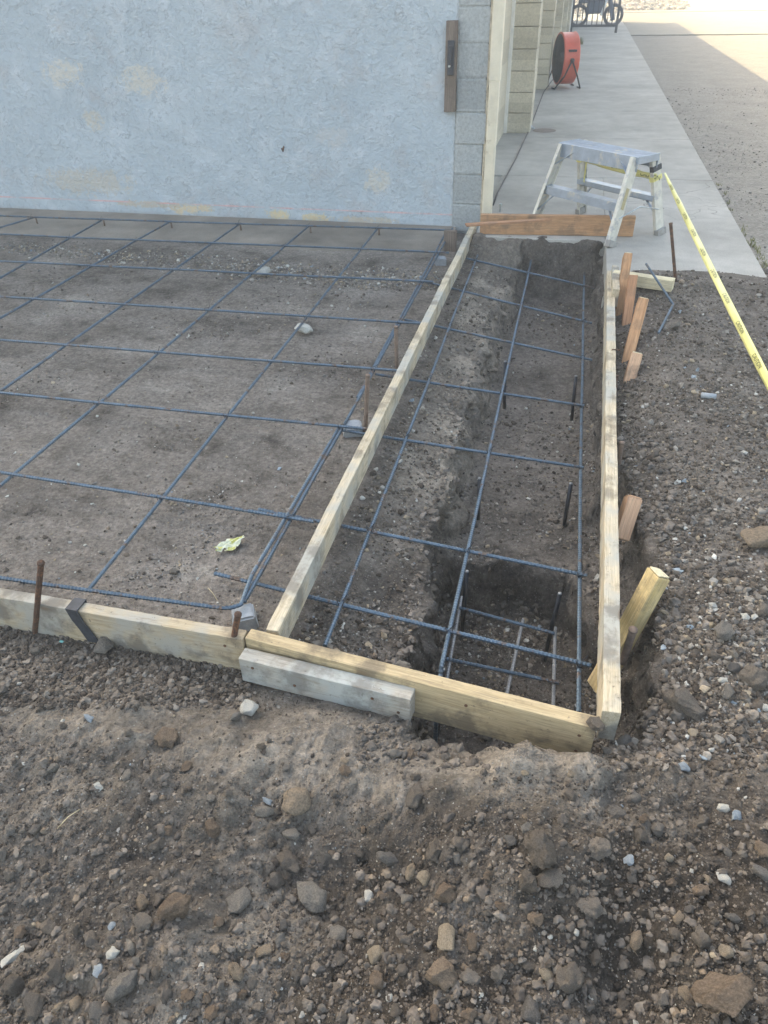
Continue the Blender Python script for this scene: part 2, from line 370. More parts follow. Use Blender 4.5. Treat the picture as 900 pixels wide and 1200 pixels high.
def tube_geo(pts, r, n=8, ribs=None, step=None, cap=True):
    pts = [Vector(p) for p in pts]
    segs = [(pts[i+1]-pts[i]).length for i in range(len(pts)-1)]; tot = sum(segs)
    if step is None: P = pts
    else:
        P = []; k = max(2, int(tot/step)); cum = np.concatenate([[0], np.cumsum(segs)])
        A = np.array(pts)
        for s in np.linspace(0, tot, k+1): P.append(Vector([np.interp(s, cum, A[:, j]) for j in range(3)]))
    V = []; Fc = []; up = Vector((0, 0, 1)); N_ = len(P)
    pt = None
    for i, q in enumerate(P):
        tdir = (P[min(i+1, N_-1)]-P[max(i-1, 0)]).normalized()
        if pt is None:
            a = tdir.orthogonal().normalized()
            if abs(tdir.z) < .9: a = Vector((0, 0, 1)).cross(tdir).normalized()
        else: a = (a - tdir*a.dot(tdir)).normalized()
        pt = tdir; b = tdir.cross(a)
        rr = r(i/(N_-1)) if callable(r) else r
        if ribs: rr *= 1.17 if (i % 2) else .92
        for j in range(n):
            th = 2*math.pi*j/n; V.append(q + a*math.cos(th)*rr + b*math.sin(th)*rr)
    for i in range(N_-1):
        for j in range(n):
            j2 = (j+1) % n; Fc.append((i*n+j, i*n+j2, (i+1)*n+j2, (i+1)*n+j))
    if cap: Fc.append(tuple(range(n-1, -1, -1))); Fc.append(tuple(range((N_-1)*n, N_*n)))
    return V, Fc
def tube(name, pts, r, m, parent=None, n=8, ribs=None, step=None, smooth=True, origin=None):
    V, Fc = tube_geo(pts, r, n, ribs, step)
    if parent is None and origin is None: origin = tuple(V[0])
    return link(name, V, Fc, m, parent, smooth and not ribs, origin)
def join(parts):
    V = []; Fc = []
    for v_, f_ in parts:
        o = len(V); V += [tuple(q) for q in v_]; Fc += [tuple(i+o for i in f) for f in f_]
    return V, Fc
def box_geo(lo, hi):
    x0, y0, z0 = lo; x1, y1, z1 = hi
    V = [(x0, y0, z0), (x1, y0, z0), (x1, y1, z0), (x0, y1, z0), (x0, y0, z1), (x1, y0, z1), (x1, y1, z1), (x0, y1, z1)]
    return V, [(0, 3, 2, 1), (4, 5, 6, 7), (0, 1, 5, 4), (1, 2, 6, 5), (2, 3, 7, 6), (3, 0, 4, 7)]
def obox_geo(c, ax, ay, az, sx, sy, sz):
    c, ax, ay, az = Vector(c), Vector(ax).normalized(), Vector(ay).normalized(), Vector(az).normalized()
    V = [tuple(c+ax*a*sx/2+ay*b*sy/2+az*d*sz/2) for d in (-1, 1) for a, b in ((-1, -1), (1, -1), (1, 1), (-1, 1))]
    return V, [(0, 3, 2, 1), (4, 5, 6, 7), (0, 1, 5, 4), (1, 2, 6, 5), (2, 3, 7, 6), (3, 0, 4, 7)]
def bevel_obj(o, wd=.003, seg=2):
    b = o.modifiers.new('bevel', 'BEVEL'); b.width = wd; b.segments = seg; b.limit_method = 'ANGLE'; return o

# ------------------------------------------------------------ terrain
YB = 5.22
def xl(Y):   # left lip of the trench
    return np.interp(Y, [1., 1.6, 2.2, 3., 4., 5.3], [-.26, -.30, -.345, -.37, -.385, -.30]) + .028*vn(Y*5., Y*0+3, None, 5) + .014*vn(Y*17., Y*0+1, None, 6)
def xr(Y):
    return np.interp(Y, [1., 1.3, 1.6, 1.95, 2.3, 2.55, 3.2, 4.3, 5.3], [.33, .355, .41, .425, .37, .325, .315, .30, .285]) + .014*vn(Y*7., Y*0+8, None, 7)
def terrain(x, y):
    near = np.clip(1-(y-1.2)/.8, 0, 1)
    big = fbm(x, y, 1.7, 3, 20)
    z = .006*fbm(x, y, 3, 3, 1)+.004*fbm(x, y, 22, 3, 2)+np.where(y < 6, 0, 0)
    # right bank and foreground levels
    rt = sst(.24, .55, x)*(.085+.05*fbm(x, y, 1.9, 3, 30)+.012*fbm(x, y, 9, 3, 31)+.006*fbm(x, y, 40, 2, 32))
    rt = rt*(1-sst(4.3, 4.75, y)*(.35+.5*sst(1.2, 1.5, x)))
    z = z + rt
    z = z + sst(4.15, 4.5, y)*(1-sst(4.55, 4.85, y+.10*fbm(x, y, 5, 3, 33)))*sst(.33, .45, x)*(1-sst(1.5, 2, x))*np.clip(.118-z, 0, 1)
    fg = 1-sst(1.0, 1.32, y + .1*sst(.1, -.9, x)*0 + .045*sst(.0, .4, x)*0)
    fh = .015 + .045*sst(-.5, .2, x)*(1-sst(.2, .4, x)*.5) + .05*np.exp(-((y-.98)/.14)**2)*sst(-1.6, -.4, x)*.7 + .055*fbm(x, y, 2.6, 3, 40)
    fh = fh + .02*(1-np.abs(fbm(x, y, 8, 3, 41)))*.9 - .012 + .012*fbm(x, y, 24, 3, 42)+.007*fbm(x, y, 60, 2, 43)
    fh = fh + .010*(.5-np.abs(fbm(x, y, 19, 3, 44)))*sst(1.02, .85, y) + .012*fbm(x, y, 38, 3, 45)*sst(1.05, .9, y)
    fh = fh*(1-.75*np.exp(-((x+.14)/.13)**2)*sst(.95, 1.1, y)) + (.06+.05*fbm(x, y, 10, 4, 46)+.015*fbm(x, y, 45, 2, 47))*sst(-.06, .05, x)*(1-sst(.36, .5, x))*np.exp(-((y-1.06-.05*sst(.2, .27, x))/.07)**2)
    fh = fh + .07*np.exp(-((x-.12)/.30)**2-((y-.80)/.13)**2) - .045*np.exp(-((x+.32)/.16)**2-((y-.72)/.12)**2) + .05*np.exp(-((x+.62)/.18)**2-((y-.50)/.10)**2) + .05*np.exp(-((x-.42)/.10)**2-((y-.62)/.12)**2) - .03*np.exp(-((x-.26)/.06)**2-((y-.66)/.2)**2)
    z = z + fg*fh
    # left of front board : clods up to the board
    # rise of trench bank : slope from left board to the lip
    bank = sst(-.68, -.34, x)*sst(1.2, 1.4, y)*(1-sst(5.0, 5.3, y))*(1-sst(.2, .3, x))
    z = z - bank*(.075+.02*fbm(x, y, 6, 3, 50)) - bank*.012*np.abs(fbm(x, y, 18, 3, 51))
    yf = 1.10 + .014*vn(x*9, x*0, None, 9)+.010*vn(x*30, x*0, None, 10)+.035*sst(.05, .22, x)+.10*sst(.215, .27, x) + .14*sst(-.23, -.33, x)
    wob = .030*fbm(x, y, 7, 3, 60)+.006*fbm(x, y, 40, 2, 61)
    far = sst(2.2, 3.2, y)
    wl = .05+.045*far; wr = .05
    d1 = (x-xl(y)+wob)/wl; d2 = (xr(y)-x+wob)/wr; d3 = (y-yf+wob*.5)/.028; d4 = (YB-.02-y)/.10
    d = np.minimum(np.minimum(d1, d2), np.minimum(d3, d4))
    inside = sst(0, 1, d)
    z = z+sst(YB-.22, YB-.1, y)*(1-sst(YB+.04, YB+.06, y))*sst(-.66, -.6, x)*(1-sst(.24, .27, x))*(.10+.03*fbm(x, y, 14, 3, 77)-.0)
    fl = -.30+.04*sst(3.5, 5, y)+.012*fbm(x, y, 4, 3, 70)+.006*fbm(x, y, 30, 3, 71) + .05*(1-sst(0, 2.2, d2)) + .03*(1-sst(0, 2., d1))
    py = 2.17+.05*fbm(x, x*0, 5, 2, 72)-.35*sst(.12, .32, x)**2
    pit = 1-sst(-.02, .05, y-py+wob)
    fl = fl - pit*(.22+.02*fbm(x, y, 9, 3, 73)) + .0
    z = z*(1-inside)+fl*inside
    return z
def axis(a, b, step):
    return np.arange(a, b, step)
xs = np.concatenate([[-60, -30, -16, -10, -7, -5.5], axis(-4.9, -1.7, .022), axis(-1.7, -.5, .0085), axis(-.5, -.2, .004), axis(-.2, .2, .0085), axis(.2, .46, .004), axis(.46, 1.35, .0085), axis(1.35, 2.3, .04), [2.6, 3, 4, 6, 10, 20, 40, 80]])
ys = np.concatenate([[-60, -20, -6, -2, -.8, -.2, 0, .15], axis(.22, 1.9, .0072), axis(1.9, 3.4, .0105), axis(3.4, 5.35, .015), axis(5.4, 7, .2), [8, 10, 14, 20, 30, 45, 70, 120, 250, 600]])
X, Y_ = np.meshgrid(xs, ys)
Z = terrain(X, Y_)
outer = sst(1.5, 2.5, X)+sst(5.4, 5.6, Y_)+(1-sst(-.6, 0, Y_)); Z = Z*(1-np.clip(outer, 0, 1)) - .02*np.clip(outer, 0, 1)
inb = (sst(5.25, 5.3, Y_)*(1-sst(1.2, 1.3, X))); Z = Z*(1-inb)-.03*inb
# sideways undercut on steep faces
gy, gx = np.gradient(Z, ys, xs); steep = np.clip((np.hypot(gx, gy)-.8)/2, 0, 1)
XX = X + steep*(.034*vn(X*9, Y_*11, Z*12, 80)+.016*vn(X*25, Y_*25, Z*30, 84)+.007*vn(X*60, Y_*60, Z*70, 82))
YY = Y_ + steep*(.02*vn(X*9, Y_*9, Z*12, 81)+.012*vn(X*25, Y_*25, Z*30, 85)+.007*vn(X*60, Y_*60, Z*70, 83))
ny, nx = X.shape
V = np.stack([XX.ravel(), YY.ravel(), Z.ravel()], 1)
idx = np.arange(nx*ny).reshape(ny, nx)
Q = np.stack([idx[:-1, :-1].ravel(), idx[:-1, 1:].ravel(), idx[1:, 1:].ravel(), idx[1:, :-1].ravel()], 1)
def fast_mesh(name, V, Q, k, smooth=True):
    me = bpy.data.meshes.new(name); me.vertices.add(len(V)); me.vertices.foreach_set('co', V.astype(np.float32).ravel())
    me.loops.add(Q.size); me.loops.foreach_set('vertex_index', Q.astype(np.int32).ravel())
    me.polygons.add(len(Q)); me.polygons.foreach_set('loop_start', np.arange(0, Q.size, k, dtype=np.int32))
    me.polygons.foreach_set('use_smooth', smooth if isinstance(smooth, np.ndarray) else np.full(len(Q), smooth)); me.update(calc_edges=True); me.validate(); return me
me = fast_mesh('ground', V, Q, 4); me.materials.append(M_soil)
a = me.color_attributes.new('zone', 'FLOAT_COLOR', 'POINT')
pad = (1-sst(-.75, -.55, X))*sst(1.25, 1.4, Y_)
dryz = np.clip(pad + .55*(Z < -.15)*(Z > -.45)*(Y_ > 1.2) + .35*sst(.3, .5, X)*sst(1.2, 1.6, Y_), 0, 1)
fgm = 1-sst(1.1, 1.3, Y_)
crust = fgm*np.exp(-((Y_-(.98+.05*np.sin(X*5)))/.13)**2)*(1-sst(.2, .5, X))*sst(-.1, .35, fbm(X, Y_, 5, 4, 90)+.15)*1.
crust = np.maximum(crust, sst(-.62, -.5, X)*(1-sst(-.30, -.24, X))*sst(1.7, 2.6, Y_)*(.35+.65*sst(-.3, .25, fbm(X, Y_, 6, 3, 91))))
crust = np.maximum(crust, sst(.28, .4, X)*.3*sst(0, .4, fbm(X, Y_, 3, 3, 94)))
crust = np.maximum(crust, .45*fgm*sst(.05, .5, fbm(X, Y_, 4, 4, 95)))
cen = sst(-.5, -.15, X+.15*fbm(X, Y_, 4, 3, 96))*(1-sst(.45, .62, X))*(1-sst(.9, 1.03, Y_+.05*fbm(X, Y_, 6, 3, 97)))
crust = np.maximum(crust, .62*fgm*(1-cen)*sst(-.15, .3, fbm(X, Y_, 5, 5, 98)))
led = sst(.88, .95, Y_+.06*fbm(X, Y_, 4, 3, 120))*(1-sst(1.10, 1.2, Y_))*(1-sst(-.1, .1, X)*.35)*(1-sst(.35, .5, X))
crust = np.maximum(crust, led*(.45+.5*sst(-.3, .25, fbm(X, Y_, 7, 4, 121))))
dark_earth = np.clip((.35*sst(-.1, .35, fbm(X, Y_, 2.6, 3, 92))+.6*cen*sst(-.3, .1, fbm(X, Y_, 4, 4, 99)))*fgm + .15*sst(-.42, -.5, Z), 0, .85)
colr = np.stack([dryz.ravel(), crust.ravel(), dark_earth.ravel(), np.ones(X.size)], 1)
a.data.foreach_set('color', colr.astype(np.float32).ravel())
go = bpy.data.objects.new('ground', me); C.objects.link(go); tag(go, 'bare grey brown soil with an open trench and spoil', 'ground', kind='structure')
def zlook(x, y):
    x = np.asarray(x, float); y = np.asarray(y, float)
    i = np.clip(np.searchsorted(xs, x)-1, 0, len(xs)-2); j = np.clip(np.searchsorted(ys, y)-1, 0, len(ys)-2)
    fx_ = (x-xs[i])/(xs[i+1]-xs[i]); fy_ = (y-ys[j])/(ys[j+1]-ys[j])
    return (Z[j, i]*(1-fx_)+Z[j, i+1]*fx_)*(1-fy_)+(Z[j+1, i]*(1-fx_)+Z[j+1, i+1]*fx_)*fy_
def zt(x, y): return float(zlook(x, y))

# ------------------------------------------------------------ setting sheets
def slab(name, x0, y0, x1, y1, zt_, zb, m, label, cat, bev=.006):
    v_, f_ = box_geo((x0, y0, zb), (x1, y1, zt_)); o = link(name, v_, f_, m); bevel_obj(o, bev)
    return o
# sidewalk: panels with open joints over a base course
jy = [5.235, 7.16, 9.1, 11.07, 13.5, 15.94, 18.4, 20.9, 23.4, 26.0, 30.3]
WY_ = 5.74
parts = [box_geo((-1.3, WY_+.4, -.12), (1.2, 30.2, .085))]
parts.append(box_geo((-.60, YB+.005, -.13), (.285, jy[1]-.004, .1)))
parts.append(box_geo((.2851, 4.52, -.12), (1.2, jy[1]-.004, .1)))
for i in range(1, len(jy)-1): parts.append(box_geo((-.8 if i < 1 else -1.3, jy[i]+.004, .06), (1.2, jy[i+1]-.004, .1)))
v_, f_ = join(parts); o = link('sidewalk', v_, f_, M_side); bevel_obj(o, .006)
tag(o, 'long concrete walk with joints beside the building', 'sidewalk', kind='structure')
# footing strip along the stucco wall
fx = np.linspace(-6.5, -.8, 120); fr = 5.03+.04*fbm(fx, fx*0, 2.5, 4, 100)+.05*np.exp(-((fx+2.6)/.4)**2)
V = []; Fc = []
for i, (a_, b_) in enumerate(zip(fx, fr)):
    V += [(a_, b_, -.03), (a_, b_+.02, .006+.004*math.sin(a_*7)), (a_, 5.4, .016), (a_, 5.76, .018)]
for i in range(len(fx)-1):
    for j in range(3): q = i*4+j; Fc.append((q, q+4, q+5, q+1))
o = link('footing', V, Fc, M_foot, smooth=True); tag(o, 'old concrete footing edge along the wall', 'footing', kind='structure')
gx_ = axis(1.2, 3.6, .05); gx_ = np.concatenate([gx_, [3.8, 4.5, 6, 9, 14, 25]]); gy_ = np.concatenate([axis(4.2, 9, .06), axis(9, 25.6, .3), [25.6]])
A, B = np.meshgrid(gx_, gy_); Zg = .055+.012*fbm(A, B, 1.5, 4, 110)+.006*fbm(A, B, 9, 3, 111); Zg = Zg - .09*(1-sst(4.2, 5.0, B+.12*fbm(A, B, 3, 2, 112)))
V = np.stack([A.ravel(), B.ravel(), Zg.ravel()], 1); idx = np.arange(A.size).reshape(A.shape)
Q = np.stack([idx[:-1, :-1].ravel(), idx[:-1, 1:].ravel(), idx[1:, 1:].ravel(), idx[1:, :-1].ravel()], 1)
me = fast_mesh('gravel_yard', V, Q, 4); me.materials.append(M_yard); o = bpy.data.objects.new('gravel_yard', me); C.objects.link(o)
tag(o, 'grey gravel drive half in sun right of the sidewalk', 'gravel', kind='structure')
v_, f_ = box_geo((1.21, 25.6, -.1), (40, 39.5, .085)); o = link('driveway', v_, f_, M_drive); tag(o, 'bright sunlit concrete apron beyond the gravel', 'driveway', kind='structure')
v_, f_ = box_geo((-60, 41.3, -.1), (90, 56, .02)); o = link('street', v_, f_, M_street); tag(o, 'sunlit street at the far edge', 'road', kind='structure')
v_, f_ = box_geo((1.21, 39.52, -.1), (60, 41.28, .1)); o = link('far_gutter', v_, f_, M_drive); tag(o, kind='structure')
v_, f_ = box_geo((-12, 30.3, -.1), (1.2, 39.5, .08)); o = link('far_walk', v_, f_, M_side); tag(o, kind='structure')

# ------------------------------------------------------------ building
WY = 5.74
bld = empty('block_building', (-6, WY, 0), 'pale blue stucco and block building with a plain wall above the dirt pad', 'building')
# stucco front wall, gently uneven
def hgt(x): return 2.9+.62*(-.5-x) if x > -7 else 2.9+.62*6.5-.62*(-7-x)
xsw = np.concatenate([np.arange(-14, -5, .5), np.arange(-5, -.85, .03), [-.838]]); zf = np.concatenate([np.arange(-.1, 1.7, .03), [1.75, 2, 2.4]])
V = []; Fc = []; nz = len(zf)+1
for x_ in xsw:
    for k, z_ in enumerate(list(zf)+[hgt(x_)]):
        d_ = .006*mnoise.noise(Vector((x_*2.2, z_*2.2, 1)))+.003*mnoise.noise(Vector((x_*8, z_*8, 4)))
        V.append((x_, WY+d_, z_))
for i in range(len(xsw)-1):
    for k in range(nz-1): q = i*nz+k; Fc.append((q, q+nz, q+nz+1, q+1))
n0 = len(V)
for x_ in xsw: V += [(x_, WY+.2, -.1), (x_, WY+.2, hgt(x_))]
for i in range(len(xsw)-1):
    a0 = n0+2*i; Fc += [(a0, a0+1, a0+3, a0+2), (i*nz+nz-1, (i+1)*nz+nz-1, a0+3, a0+1)]
e0 = (len(xsw)-1)*nz
for k in range(1): Fc.append(tuple([e0+k_ for k_ in range(nz)]) + (n0+2*len(xsw)-1, n0+2*len(xsw)-2))
sw = link('stucco_wall', V, Fc, M_stucco, bld, True); 
# crusts and chips of render
# corner blocks
cp = []
crng = random.Random(3)
z0 = -.02; k = 0
while z0 < 2.9:
    pr_ = crng.uniform(-.004, .006); 
    cp.append(box_geo((-.832, WY-.012+pr_, z0+.003), (-.622+crng.uniform(-.01, .006), WY+.38, z0+.199))); z0 += .203; k += 1
v_, f_ = join(cp)
o = link('corner_blocks', v_, f_, M_cmug, bld); bevel_obj(o, .007, 2)
v_, f_ = join([box_geo((-.836, WY-.004, -.1), (-.635, WY+.37, 2.9))]); link('mortar', v_, f_, M_cmug, o)
# ragged edge of broken render down the corner
V = []; Fc = []
zs = np.arange(-.02, 2.9, .02)
for i, z_ in enumerate(zs):
    jx = .014*mnoise.noise(Vector((z_*6, 2, 0)))+.008*mnoise.noise(Vector((z_*25, 7, 0)))
    V += [(-.628, WY-.01, z_), (-.612+jx, WY-.016, z_), (-.600+jx, WY+.01, z_), (-.598+jx*.5, WY+.38, z_)]
for i in range(len(zs)-1):
    for j in range(3): q = i*4+j; Fc.append((q, q+1, q+5, q+4))
link('broken_render', V, Fc, simple('raw_render', (.46, .4, .3), .95, 0, .3, 30, .8, (.25, .22, .18), (.55, .7)), bld)
# bevelled downspout
xd = -.575
v_, f_ = join([box_geo((xd-.036, WY-.03, .1), (xd+.036, WY+.03, 1.0)), box_geo((xd-.039, WY-.033, .98), (xd+.039, WY+.033, 3.0))])
o = link('downspout', v_, f_, M_cream, bld); bevel_obj(o, .01, 3)
v_, f_ = box_geo((xd-.022, WY-.034, .1), (xd-.012, WY-.03, 2.9)); v2, f2 = box_geo((xd+.012, WY-.034, .1), (xd+.022, WY-.03, 2.9)); v_, f_ = join([(v_, f_), (v2, f2)])
link('pipe_rib', v_, f_, M_cream, o)
# side wall, set back, with piers of tan block
v_, f_ = box_geo((-1.05, WY+.39, -.1), (-.8, 34.2, 2.9)); link('side_wall', v_, f_, M_cmut, bld)
for i, yb in enumerate([9.33, 13.22, 17.1, 21.0, 24.4]):
    ps = []; z0 = .1; k = 0
    while z0 < 2.85:
        j_ = .0015*((k*7) % 3); ps.append(box_geo((-.8, yb+j_, z0+.002), (-.505+j_, yb+.42, z0+.199))); z0 += .203; k += 1
    v_, f_ = join(ps); o = link('pier', v_, f_, M_cmut, bld); bevel_obj(o, .004)
    v_, f_ = box_geo((-.845, yb-.03, .1), (-.765, yb+.1, 2.85)); o = link('jamb', v_, f_, M_trim, bld); bevel_obj(o, .003)
v_, f_ = box_geo((-.8, 25.6, .1), (-.5, 26.1, 2.85)); bevel_obj(link('gate_post', v_, f_, M_trim, bld), .005)
# gable end and unseen top, pitch and ridge shaped to shade the foreground
V = []
ex = -.4
for yy in (WY-.02, 34.4):
    for (x_, d_) in ((ex, 0), (-7, 0), (-14.2, 0), (-14.2, .15), (-7, .15), (ex, .15)): V.append((x_, yy, (hgt(x_) if x_ < -.5 else 2.9-.06)+d_+.003))
Fc = [(0, 1, 4, 5), (1, 2, 3, 4), (11, 10, 7, 6), (10, 9, 8, 7)]+[(i, i+6, (i+1) % 6+6, (i+1) % 6) for i in range(6)]
link('shade_roof', V, Fc, M_roof, bld)
v_, f_ = box_geo((-14, 34.0, -.1), (-1.06, 34.2, 2.9)); link('rear_wall', v_, f_, M_cmut, bld)
V = [(-14, 34.1, 2.9), (-.9, 34.1, 2.9), (-.9, 34.1, hgt(-.9)), (-7, 34.1, hgt(-7)), (-14, 34.1, hgt(-14))]; V2 = [(a_, b_+.1, c_) for a_, b_, c_ in V]
link('gable', V+V2, [(4, 3, 2, 1, 0), (5, 6, 7, 8, 9)]+[(i, (i+1) % 5, (i+1) % 5+5, i+5) for i in range(5)], M_cmut, bld)
# wooden batten with a hinge bracket
bt = empty('wall_batten', (-.92, WY-.02, .8), 'old brown wooden batten fixed upright on the stucco beside the corner blocks', 'batten')
pt_, pb_ = at(530, 24, Y=WY-.03), at(527, 131, Y=WY-.03)
board('batten', (pb_.x, WY-.025, pb_.z), (pb_.x, WY-.025, pt_.z), .078, .036, M_wdark, up=(0, -1, 0), parent=bt, chip=.004)
pc_ = at(529, 68, Y=WY-.05)
v_, f_ = join([box_geo((pb_.x-.022, WY-.062, pc_.z-.1), (pb_.x+.022, WY-.044, pc_.z+.1)), tube_geo([(pb_.x, WY-.07, pc_.z-.04), (pb_.x, WY-.07, pc_.z+.07)], .013, 8)])
bevel_obj(link('bracket', v_, f_, M_strap, bt), .003)
v_, f_ = tube_geo([(pb_.x-.005, WY-.085, pc_.z-.045), (pb_.x-.005, WY-.06, pc_.z-.045)], .007, 8); link('bolt', v_, f_, M_zinc, bt)
# hook on the wall
ph = at(331, 174, Y=WY-.02)
tag(tube('wall_hook', [(ph.x, WY+.01, ph.z), (ph.x, WY-.035, ph.z), (ph.x+.012, WY-.05, ph.z-.015), (ph.x+.02, WY-.04, ph.z+.02)], .006, M_rust), 'small rusty stub of metal sticking out of the stucco wall', 'hook')

# ------------------------------------------------------------ form boards
ZT = .13
def P(px, py, z): return at(px, py, z)
# left long board, 2x4 on edge
a_, b_ = Vector((-.652, 1.300, ZT-.045)), Vector((-.632, 5.42, ZT-.045))
o = board('form_board', a_, b_, .038, .089, M_wpale, cuts=120, jit=.0022, chip=.002); tag(o, 'long pale weathered form board dividing the pad from the trench', 'form board', 'form boards')
a_, b_ = Vector((.250, 1.205, ZT-.045)), Vector((.302, 4.50, ZT-.045))
o = board('form_board', a_, b_, .043, .105, M_wpale, cuts=100, jit=.0025, chip=.003); tag(o, 'long knotty form board along the right side of the trench', 'form board', 'form boards')
# front left 2x6
pA, pB = P(-60, 684, ZT), P(287, 744, ZT)
dirn = (pB-pA).normalized(); nrm = Vector((dirn.y, -dirn.x, 0))
o = board('form_board', pA+Vector((0, 0, -.066))-nrm*.0, pB+Vector((0, 0, -.066)), .038, .132, M_wfront, cuts=40, jit=.002); tag(o, 'grey stained form board along the near edge of the dirt pad', 'form board', 'form boards')
FL0, FL1 = pA, pB
pA, pB = P(289, 745, ZT)+Vector((0, .010, 0)), P(700, 852, ZT)+Vector((0, .014, 0))
o = board('form_board', pA+Vector((0, 0, -.07)), pB+Vector((0, 0, -.07)), .038, .14, M_wyel, cuts=30, jit=.0012); tag(o, 'clean yellow form board closing the near end of the trench', 'form board', 'form boards')
d2 = (pB-pA).normalized(); n2v = Vector((d2.y, -d2.x, 0))
# cleat
pA2, pB2 = pA+n2v*.055+d2*(-.01), pA+n2v*.055+d2*.50
pA2, pB2 = P(283, 765, .105), P(484, 813, .105)
o = board('cleat_board', pA2+Vector((0, 0, -.045)), pB2+Vector((0, 0, -.045)), .042, .09, M_wgrey, cuts=14, chip=.003); tag(o, 'short grey board overlapping the joint in front of the form boards', 'cleat board')
# far orange board
pA, pB = P(562, 274, .102), P(741, 277, .102)
pA.y += .01; pB.y += .01
o = board('form_board', pA+Vector((0, 0, .066)), pB+Vector((0, 0, .066)), .038, .13, M_wor, cuts=10); tag(o, 'orange brown plank standing on edge across the far end of the trench', 'form board', 'form boards')
pA_, pB_ = at(546, 264, .24), at(646, 258, .24)
o = board('wood_shim', Vector((pA_.x, pA_.y, .242)), Vector((pB_.x, pB_.y, .244)), .05, .012, M_wred, cuts=10, taper=.2, bev=.001); tag(o, 'thin tapered wooden shim lying on top of the orange plank', 'shim')
o = board('wood_block', Vector((-.765, 5.19, -.02)), Vector((-.765, 5.19, .14)), .085, .038, M_wdark, up=(0, 1, 0)); tag(o, 'short dark wooden block upright at the far end of the pad', 'wood block')

def nail_heads(ob, spots, r=.0045):
    inv = ob.rotation_euler.to_matrix()
    for (lx_, ly_, lz_, nrm_) in spots:
        n_ = Vector(nrm_); c_ = Vector((lx_, ly_, lz_)); V_, F_ = tube_geo([c_-n_*.002, c_+n_*.0012], r, 8)
        me_ = bpy.data.meshes.new('nail_head'); me_.from_pydata([tuple(q) for q in V_], [], [tuple(f) for f in F_]); me_.materials.append(M_rust)
        o_ = bpy.data.objects.new('nail_head', me_); C.objects.link(o_); o_.parent = ob
bo = [q for q in C.objects if q.name.startswith('form_board')]
nail_heads(bo[3], [(.06, -.0195, .02, (0, -1, 0)), (.06, -.0195, -.035, (0, -1, 0)), (.62, -.0195, .03, (0, -1, 0)), (.9, -.0195, .03, (0, -1, 0)), (.9, -.0195, -.03, (0, -1, 0))])
nail_heads(bo[2], [(.9, -.0195, .03, (0, -1, 0)), (1.55, -.0195, .02, (0, -1, 0))])
cb_ = [q for q in C.objects if q.name.startswith('cleat_board')][0]
nail_heads(cb_, [(.04, -.0215, .02, (0, -1, 0)), (.16, -.0215, -.01, (0, -1, 0)), (.38, -.0215, .015, (0, -1, 0)), (.45, -.0215, -.015, (0, -1, 0))])
# strap over the front left board
ps = at(78, 722, ZT+.003)
c0 = FL0+(FL1-FL0)*((ps-FL0).dot(dirn)/(FL1-FL0).length/1.0/1.0) if False else FL0+dirn*((ps-FL0).dot(dirn))
V = []; Fc = []
prof = [(-.0215, -.03, 0), (-.0215, .001, 0), (.0215, .001, 0), (.0225, -.04, .01), (.022, -.075, .024), (.024, -.118, .04)]
for (n_, z_, s_) in prof:
    for e_ in (-.019, .019):
        for th in (0, .003):
            V.append(tuple(c0+nrm*(n_+(th if n_ > 0 else -th)) + dirn*(e_+s_) + Vector((0, 0, z_+ .003+(th if abs(z_) < .01 else 0)))))
for i in range(len(prof)-1):
    b = i*4; Fc += [(b, b+4, b+6, b+2), (b+1, b+3, b+7, b+5), (b, b+1, b+5, b+4), (b+2, b+6, b+7, b+3)]
o = link('metal_strap', V, Fc, M_strap, origin=tuple(c0)); tag(o, 'dark metal strap bent over the grey front form board', 'strap')

# ------------------------------------------------------------ wooden stakes
def stake(top, bot, wd, th, m, up, label, grp='wooden stakes beside the right form board', endm=None):
    r = empty('wooden_stake', bot, label, 'stake', grp)
    top, bot = Vector(top), Vector(bot)
    ax = (top-bot).normalized()
    board('shaft', bot, top, wd, th, m, up=up, parent=r, chip=.002)
    board('cut_end', top+ax*.0005, top+ax*.006, wd*.9, th*.88, endm or M_wend, up=up, parent=r, cuts=1, chip=.003, bev=.004)
    return r
stake((.365, 4.30, .29), (.300+.055, 4.02, -.12), .085, .045, M_wor, (1, 0, 0), 'tallest orange stake with a splintered pale top beside the ladder foot', endm=M_wend)
stake((.395, 4.10, .235), (.352+.03, 3.82, -.14), .085, .045, M_wred, (1, 0, 0), 'reddish brown stake just behind the tallest orange stake')
stake((.425, 3.72, .24), (.352, 3.35, -.12), .085, .05, M_wor, (1, 0, 0), 'leaning stake with grey side and orange edge, between the tall stakes and small pink one')
stake((.40, 3.33, .13), (.362, 3.18, -.08), .06, .05, M_wpink, (1, 0, 0), 'small pink stake with a pointed pale top beside the leaning orange edged stake')
stake((.345, 2.19, .095), (.318, 2.10, -.02), .06, .05, M_wpink, (1, .2, 0), 'short pink cut wood block wedged against the middle of the right form board', endm=M_wpink)
# big yellow stake passing under the board into the pit
tpx = at(772, 672, .17); bpx = at(700, 806, -.22)
stake(tuple(tpx), tuple(bpx), .042, .06, wood('bright_yellow_wood', (.52, .38, .16), (.7, .56, .3), st=.3), (0, 1, 1), 'thick bright yellow stake leaning under the right form board into the pit')
